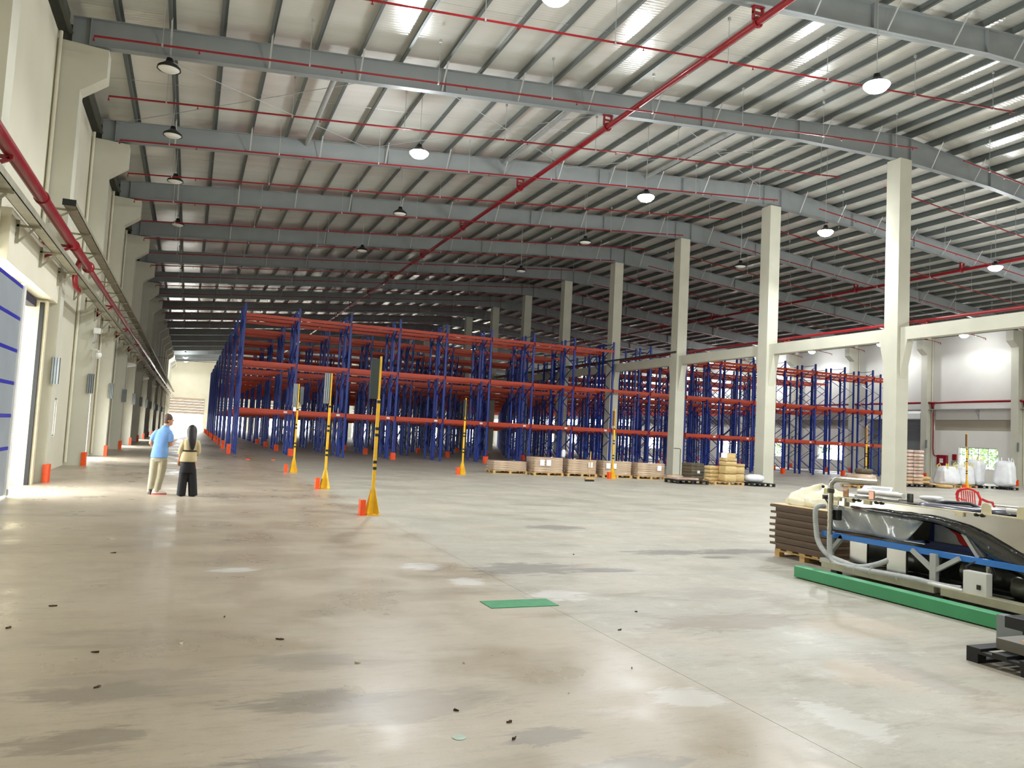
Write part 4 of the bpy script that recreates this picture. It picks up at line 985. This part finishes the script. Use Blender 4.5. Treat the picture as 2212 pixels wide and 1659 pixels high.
# rollers on top
for (xa, ya), (xb, yb) in (((8.55,8.02),(8.55,7.3)),):
    MB().tube([(8.55,7.98,1.13),(8.55,7.26,1.13)], .035, 14).build('white_roller', K['white'], t, 60); MB().tube([(8.75,8.1,1.13),(8.75,7.5,1.13)], .035, 14).build('white_roller', K['white'], t, 60)
copper = mat('roller_bracket', '#b98f78', .3, .8, var=.15)
for x, y in ((8.32,7.98),(8.32,7.55),(8.6,7.2)): MB().box(x-.01, y-.045, 1.05, x+.01, y+.045, 1.17).build('roller_bracket', copper if x < 8.5 else dark_m, t, bevel=.008)
MB().tube([(8.4,7.9,1.08),(8.4,7.2,1.08)], .012, 8).build('rod', K['steel_inox'], t, 60); MB().tube([(8.62,7.9,1.08),(8.62,7.2,1.08)], .012, 8).build('rod', K['steel_inox'], t, 60)
MB().box(8.3,7.0,1.05,8.9,8.0,1.06).build('deck_plate', dark_m, t)
MB().tube([(8.5,5.85,1.1),(8.5,5.2,1.1)], .035, 14).build('white_roller', K['white'], t, 60)
for y in (5.9, 5.5): MB().prism([(y-.06,1.03),(y+.06,1.03),(y+.05,1.15),(y+.02,1.17),(y-.02,1.17),(y-.05,1.15)], 0, 8.21, 8.225).build('roller_bracket', K['cream'], t)
MB().tube([(8.35,5.9,1.15),(8.35,5.0,1.15)], .01, 8).build('rod', K['steel_inox'], t, 60)
MB().tube([(8.5,6.9,1.07),(8.5,6.6,1.12),(8.5,6.3,1.13),(8.5,6.1,1.06)], .02, 8).build('black_hose', K['black'], t, 60)
blob(20,8,8,.7,1.1,.1,e=.5,noise=.08,seed=31).build('dark_sheet', mat('navy_sheet','#1c1a38',.3,var=.2,coat=.4), t, 60, loc=(8.62,6.45,1.0))
# control box
MB().box(7.99, 5.73, .15, 8.09, 6.0, .43).build('control_box', K['white'], t, bevel=.006); MB().box(7.975, 5.79, .25, 7.99, 5.83, .3).build('rotary_switch', K['black'], t)
MB().tube([(8.12,6.02,.32),(8.12,6.05,.46),(8.14,5.93,.54),(8.16,5.8,.5),(8.16,5.75,.38)], .018, 8).build('black_cable', K['black'], t, 60)
tag(blob(14,8,8,.2,.25,.07,e=.6,noise=.12,seed=12).build('crumpled_paper', whitew, smooth=60, loc=(8.6,6.88,1.10)), 'crumpled white paper lying on the machine', 'paper')
t2 = empty('printed_sheet', 'tilted printed sheet behind the rollers of the machine', 'sheet', (8.85, 8.0, 1.065), .3)
b = MB().add([(-.02,-.22,.0),(-.02,.22,.0),(.14,.2,.14),(.14,-.2,.14),(-.018,-.22,-.004),(-.018,.22,-.004),(.142,.2,.136),(.142,-.2,.136)], [(0,1,2,3),(7,6,5,4),(0,4,5,1),(1,5,6,2),(2,6,7,3),(3,7,4,0)]); b.build('sheet', K['paper'], t2)
for i in range(6):
    f = .12+i*.13; MB().add([(-.02+.16*f-.003,-.18,.14*f+.003),(-.02+.16*f-.003,.18-.05*(i%3),.14*f+.003),(-.02+.16*(f+.04)-.003,.18-.05*(i%3),.14*(f+.04)+.003),(-.02+.16*(f+.04)-.003,-.18,.14*(f+.04)+.003)], [(0,1,2,3)]).build('print_line', K['board_grey'], t2)

# stack of brown boards
pallet('wooden pallet under the stack of brown trays', (9.12, 9.0, 0), 0, 1.15, 1.15, None, 'pallet under the trays', .12)
for i in range(7):
    z = .122+i*.096; h = .094
    t = empty('brown_tray', 'brown wooden tray in the stack beside the machine, %s from the bottom' % ORD[i], 'tray', (8.5+random.uniform(-.012,.012), 8.38, z), 0, 'stacked brown trays')
    MB().box(.05, .04, 0, 1.2, 1.2, h*.62).build('body', K['brown'], t); MB().box(0, 0, h*.62, 1.25, 1.27, h-.001).build('lip', K['brown'], t)
tag(MB().box(0,0,0,1.24,1.26,.012).build('plywood_sheet', K['ply'], loc=(8.5,8.38,.796)), 'pale plywood sheet on top of the brown trays', 'board')
t = empty('plastic_sheet_bundle', 'crumpled cream plastic sheet heaped on the tray stack', 'sheet', (9.05, 9.15, .809), .5)
b = MB(); NU, NV = 40, 14; rn = random.Random(5); ph = [rn.uniform(0,6) for _ in range(8)]
for j in range(NV+1):
    f = j/NV
    for i in range(NU):
        a = 2*math.pi*i/NU; r_ = (1-f**2.2)*(1+.10*math.sin(3*a+ph[0])+.09*math.sin(7*a+ph[1]+f*4)+.05*math.sin(13*a+ph[2]+f*8))
        z = .3*f**.8*(1+.18*math.sin(2*a+ph[3]))+.02*math.sin(9*f*3+4*a+ph[4])*f*(1-f)*3
        b.v.append((r_*.42*math.cos(a), r_*.50*math.sin(a), max(z, .003)))
for j in range(NV):
    for i in range(NU): b.f.append((j*NU+i, j*NU+(i+1)%NU, (j+1)*NU+(i+1)%NU, (j+1)*NU+i))
b.f.append(tuple(range(NU))[::-1]); b.build('sheet', K['cream_cloth'], t, 80)
blob(20,8,10,.5,.3,.22,e=.7,noise=.1,seed=44).build('roll', K['bulk'], t, 60, loc=(.25,-.32,0))
MB().tube([(-.1,-.5,.02),(.1,-.62,.02)], .018, 8).build('red_tape', K['red'], t, 60)

# pallet with blocks at the lower right corner
t = pallet('black plastic pallet at the lower right corner', (6.62, 4.0, 0), 0, 1.15, 1.0, K['black'], 'black pallets', .12)
tag(MB().box(-.22,-.24,0,.22,.24,.09).build('grey_block', mat('grey_block','#77746e',.6,var=.1), bevel=.005, loc=(6.42,4.12,.122)), 'grey block with an orange patch on the black pallet', 'block')
MB().box(-.12,-.08,.09,.06,.1,.093).build('orange_patch', mat('orange_patch','#f29a2e',.5), bpy.data.objects['grey_block'])
tag(MB().box(-.2,-.3,0,.3,.3,.1).build('black_block', K['black'], bevel=.005, loc=(6.85,4.3,.213)), 'black block on top of the grey block', 'block')
tag(MB().box(-.15,-.12,0,.3,.12,.07).build('brown_block', K['brown'], bevel=.005, loc=(6.68,3.75,.122)), 'brown block on the black pallet', 'block')
tag(MB().box(-.06,-.12,0,.06,.12,.26).build('grey_plate', K['board_grey'], loc=(6.95,4.72,0)), 'grey plate standing between the kerb and the black pallet', 'plate')

# red plastic chair
t = empty('plastic_chair', 'red plastic armchair behind the machine', 'chair', (16.9, 12.4, 0), R(-84))
rp_ = mat('red_plastic', '#c8141f', .35, var=.06, coat=.2)
blob(24,8,6,.52,.5,.05,e=.4).build('seat', rp_, t, 60, loc=(0,0,.44))
for sx in (-1, 1):
    for sy in (-1, 1): MB().tube([(sx*.22,sy*.2,.46),(sx*.27,sy*.26,0)], [.03,.022], 8).build('leg', rp_, t, 60)
    MB().tube([(sx*.25,.24,.44),(sx*.3,.22,.6),(sx*.31,.12,.69),(sx*.31,-.05,.70),(sx*.28,-.24,.76)], .03, 8, sq=.5).build('armrest', rp_, t, 60)
    MB().tube([(sx*.2,-.22,.46),(sx*.27,-.27,.75),(sx*.22,-.31,.92)], [.035,.03,.03], 8).build('back_post', rp_, t, 60)
MB().tube([(.26*math.cos(math.pi*a/10),-.29-.03*math.sin(math.pi*a/10),.80+.17*math.sin(math.pi*a/10)) for a in range(11)], .04, 8, sq=.6).build('top_rail', rp_, t, 60)
for i in range(7): MB().bar((-.15+i*.05,-.24,.47),(-.15+i*.05,-.31,.92),.02,.014,(0,1,0)).build('back_slat', rp_, t)

# yellow lift truck far behind the racks
t = empty('lift_truck', 'small yellow lift truck far behind the racks', 'truck', (19.0, 118.0, 0), .3)
ym = mat('truck_yellow', '#f0c419', .4, var=.05)
MB().box(-.6,-1.2,.3,.6,.6,1.2).build('body', ym, t, bevel=.08); MB().box(-.55,-1.0,2.0,.55,.4,2.15).build('roof', ym, t)
for sx in (-.5, .5):
    for sy in (-.95, .35): MB().tube([(sx,sy,1.2),(sx,sy*.9,2.05)], .04, 6).build('guard_post', K['black'], t)
    for sy in (-.8, .5): MB().tube([(sx-.1,sy,.33),(sx+.1,sy,.33)], .33, 16).build('wheel', K['rubber'], t, 60)
    MB().box(sx*.6-.05,.7,.2,sx*.6+.05,.85,2.6).build('mast', K['black'], t)

# ------------------------------------------------------------------ people
skin_m = mat('skin', '#b98468', .55, var=.06, scale=10); hair_m = mat('dark_hair', '#1c1512', .5, var=.2, scale=30, stretch=(8,8,1))
hair_s = mat('short_hair', '#4a372b', .7, var=.2, scale=40)
polo = mat('blue_polo', '#6f99cf', .8, var=.1, scale=6, bump=.25, bscale=14); khaki = mat('khaki_trousers', '#a39a80', .85, var=.12, scale=6, bump=.3, bscale=12)
jacket = mat('beige_jacket', '#b5a47c', .75, var=.1, scale=7, bump=.25, bscale=14); blackc = mat('black_cloth', '#0b0b0d', .8, var=.2)
shoe_w = mat('white_shoe', '#e2dfda', .5, var=.05); sole_r = mat('red_sole', '#d2685a', .5, var=.05)
def remesh(o, vox, sm=6):
    m = o.modifiers.new('fuse', 'REMESH'); m.mode = 'VOXEL'; m.voxel_size = vox; m.use_smooth_shade = True
    s_ = o.modifiers.new('soft', 'SMOOTH'); s_.iterations = sm; s_.factor = .5
    return o
def limb(b, pts, rr, n=12): b.tube(pts, rr, n)
def hand(b, w, d, side, curl=.4):
    """palm with five bent fingers; w wrist point, d direction of the hand"""
    w = Vector(w); d = Vector(d).normalized(); s_ = d.cross(Vector((0,0,1))); s_ = s_.normalized() if s_.length > .05 else Vector((0,1,0)); nrm = s_.cross(d)
    b.tube([w, w+d*.05, w+d*.09], [.026,.036,.034], 10, sq=.6)
    for i, L_ in enumerate((.072,.082,.076,.06)):
        o_ = s_*(.026-.0175*i); p0 = w+d*.085+o_
        b.tube([p0, p0+d*L_*.5-nrm*L_*.15*curl, p0+d*L_*.8-nrm*L_*.6*curl], [.010,.009,.008], 6)
    q = w+d*.03+s_*.03*side
    b.tube([q, q+d*.03+s_*.025*side, q+d*.06+s_*.028*side-nrm*.01], [.012,.011,.009], 6)

# --- man in a blue polo, looking away to the right
M_ = empty('person', 'person in light blue polo and khaki trousers, standing seen from behind', 'person', (-.56, 18.29, 0), 0)
hx, hy, hz = .165, .02, 1.60
b = MB()
b.loft([(.105,.0,1.38,.085,.07),(.125,.0,1.44,.066,.064),(.145,.01,1.53,.06,.066)], 14)
# head: skull, jaw, nose, brow, ears and mouth, turned to the right
b.ball((hx,hy,hz+.02), (.088,.095,.118), 18, 12); b.ball((hx+.035,hy+.02,hz-.05), (.062,.058,.075), 14, 8)
b.tube([(hx+.075,hy+.045,hz+.03),(hx+.112,hy+.055,hz-.014)], [.011,.018], 6)
b.ball((hx-.0,hy-.092,hz), (.022,.012,.036), 8, 6); b.ball((hx+.078,hy+.05,hz-.062), (.022,.02,.012), 8, 6)
b.ball((hx+.082,hy+.01,hz+.02), (.012,.014,.010), 8, 6); b.ball((hx+.055,hy+.075,hz+.02), (.014,.012,.010), 8, 6)
b.loft([(.05,0,.80,.13,.09),(.06,0,.95,.125,.09),(.075,0,1.15,.13,.09),(.09,0,1.33,.14,.085),(.105,0,1.40,.09,.065)], 16)
limb(b, [(.205,-.04,1.35),(.235,-.06,1.2),(.232,-.05,1.06),(.262,.07,1.08),(.292,.16,1.14)], [.05,.046,.042,.036,.028])
hand(b, (.292,.16,1.14), (.35,.75,.35), -1)
limb(b, [(-.05,.02,1.35),(-.115,.03,1.22),(-.15,.04,1.09),(-.11,.17,1.03),(-.05,.24,1.06)], [.05,.046,.042,.035,.028])
hand(b, (-.05,.24,1.06), (.6,.7,.1), 1)
limb(b, [(-.02,0,.82),(-.055,.01,.45),(-.08,.0,.06)], [.085,.06,.045]); limb(b, [(.11,-.02,.82),(.085,.0,.45),(.04,-.02,.06)], [.085,.06,.045])
remesh(b.build('body', skin_m, M_), .011, 3)
b = MB()   # polo shirt, loose hem
b.loft([(.035,0,.785,.172,.13,-.2),(.038,0,.86,.17,.128,-.2),(.05,0,1.0,.16,.122,-.25),(.066,0,1.15,.158,.12,-.3),(.08,0,1.28,.165,.112,-.35),(.09,0,1.35,.155,.10,-.35),(.102,0,1.405,.115,.085,-.35),(.116,0,1.45,.075,.072)], 22)
limb(b, [(.185,-.03,1.355),(.228,-.05,1.26),(.242,-.06,1.13)], [.066,.068,.064]); limb(b, [(-.03,.02,1.355),(-.098,.03,1.26),(-.128,.035,1.15)], [.062,.064,.06])
remesh(b.build('polo_shirt', polo, M_), .013, 3)
MB().loft([(.112,0,1.425,.084,.076),(.124,.0,1.485,.074,.072),(.124,.0,1.48,.068,.066),(.115,0,1.42,.064,.064)], 16, caps=False).build('collar', polo, M_, 60)
b = MB()   # trousers
b.loft([(.04,0,.70,.148,.112,-.2),(.036,0,.78,.152,.115,-.2),(.036,0,.86,.148,.112,-.2)], 18)
limb(b, [(-.035,.0,.76),(-.05,.01,.58),(-.06,.005,.4),(-.075,.01,.22),(-.082,.02,.05)], [.098,.09,.08,.072,.068]); limb(b, [(.108,-.02,.76),(.108,-.02,.58),(.09,-.015,.4),(.06,-.02,.22),(.036,-.02,.055)], [.1,.094,.084,.075,.072])
remesh(b.build('trousers', khaki, M_), .013, 3)
b = MB()
b.loft([(.085,-.03,.035,.15,.05,.1),(.09,-.03,.06,.145,.048,.1),(.055,-.03,.09,.10,.048,.1),(.03,-.03,.115,.065,.05,.1)], 18); b.build('shoe', shoe_w, M_, 50)
MB().loft([(.087,-.03,0,.156,.054,.1),(.087,-.03,.036,.158,.055,.1)], 18).build('shoe_sole', sole_r, M_, 50)
MB().loft([(-.085,.07,.0,.05,.14,.1),(-.085,.07,.05,.048,.135,.1),(-.085,.03,.09,.045,.09,.1),(-.085,.0,.115,.043,.06,.1)], 18).build('shoe', mat('dark_shoe','#3a302a',.6), M_, 50)
b = MB()   # short hair cap over the skull, clear of the face
b.ball((hx-.012,hy-.012,hz+.045), (.093,.1,.105), 20, 14); b.ball((hx-.03,hy-.03,hz-.02), (.068,.068,.07), 16, 10)
remesh(b.build('hair', hair_s, M_), .01, 2)

# --- woman with long black hair, belted jacket and wide trousers
W_ = empty('person', 'person with long black hair, beige belted jacket and wide black trousers', 'person', (.09, 17.98, 0), 0)
b = MB()
b.loft([(0,0,1.22,.055,.055),(0,.0,1.30,.05,.05)], 12); b.ball((0,.02,1.40), (.075,.088,.108), 16, 10); b.ball((0,.06,1.345), (.05,.05,.055), 12, 8)
b.tube([(0,.1,1.41),(0,.128,1.375)], [.008,.014], 6)
b.ball((.076,.01,1.39), (.01,.02,.03), 8, 6); b.ball((-.076,.01,1.39), (.01,.02,.03), 8, 6)
b.loft([(-.02,0,.74,.13,.10),(-.02,0,.95,.105,.085),(-.015,0,1.12,.12,.085),(-.01,0,1.2,.125,.07),(0,0,1.25,.06,.055)], 16)
limb(b, [(-.125,0,1.18),(-.17,.0,1.06),(-.19,.0,.95),(-.205,.04,.85),(-.21,.07,.78)], [.042,.04,.034,.027,.022]); hand(b, (-.21,.07,.78), (-.02,.15,-.98), 1)
limb(b, [(.11,0,1.18),(.14,.0,1.06),(.148,.01,.95),(.145,.08,.88),(.11,.16,.9)], [.042,.04,.034,.027,.022]); hand(b, (.11,.16,.9), (-.5,.8,.1), -1)
limb(b, [(-.08,0,.74),(-.1,0,.4),(-.11,0,.06)], [.08,.05,.04]); limb(b, [(.06,0,.74),(.09,0,.4),(.12,0,.06)], [.08,.05,.04])
remesh(b.build('body', skin_m, W_), .010, 3)
b = MB()
b.loft([(-.03,0,.735,.175,.132),(-.026,0,.82,.168,.128),(-.02,0,.92,.145,.112),(-.015,0,.97,.13,.102),(-.014,0,1.04,.136,.106),(-.012,0,1.13,.145,.106),(-.01,0,1.19,.135,.095),(0,0,1.235,.09,.078),(0,0,1.27,.062,.062)], 22)
limb(b, [(-.12,0,1.185),(-.165,.0,1.09),(-.19,.0,.98),(-.2,.03,.9)], [.055,.058,.058,.05]); limb(b, [(.105,0,1.185),(.14,.0,1.09),(.152,.01,.98),(.15,.04,.92)], [.055,.058,.056,.05])
remesh(b.build('jacket', jacket, W_), .011, 3)
MB().loft([(-.017,0,.955,.14,.11),(-.017,0,.958,.146,.117),(-.017,0,.982,.146,.117),(-.017,0,.985,.14,.11)], 24).build('belt', blackc, W_, 60)
b = MB(); b.loft([(-.028,0,.5,.16,.12),(-.026,0,.62,.158,.122),(-.024,0,.8,.14,.11)], 20)
limb(b, [(-.1,0,.6),(-.112,0,.3),(-.122,0,.012)], [.088,.09,.092]); limb(b, [(.05,0,.6),(.085,0,.3),(.115,0,.012)], [.088,.09,.092])
remesh(b.build('trousers', blackc, W_), .012, 2)
for sx in (-.122, .115): MB().loft([(sx,.06,0,.04,.12),(sx,.06,.03,.038,.115),(sx,.03,.06,.034,.07)], 14).build('shoe', blackc, W_, 50)
b = MB(); b.loft([(.03,-.125,.99,.022,.014),(.025,-.138,1.04,.05,.024),(.018,-.135,1.13,.072,.034),(.012,-.115,1.22,.084,.05),(.005,-.075,1.29,.092,.078),(0,-.03,1.36,.1,.1),(0,-.005,1.43,.1,.11),(0,.0,1.48,.085,.095),(0,.0,1.515,.055,.06),(0,.0,1.535,.008,.008)], 20)
remesh(b.build('hair', hair_m, W_), .009, 3)
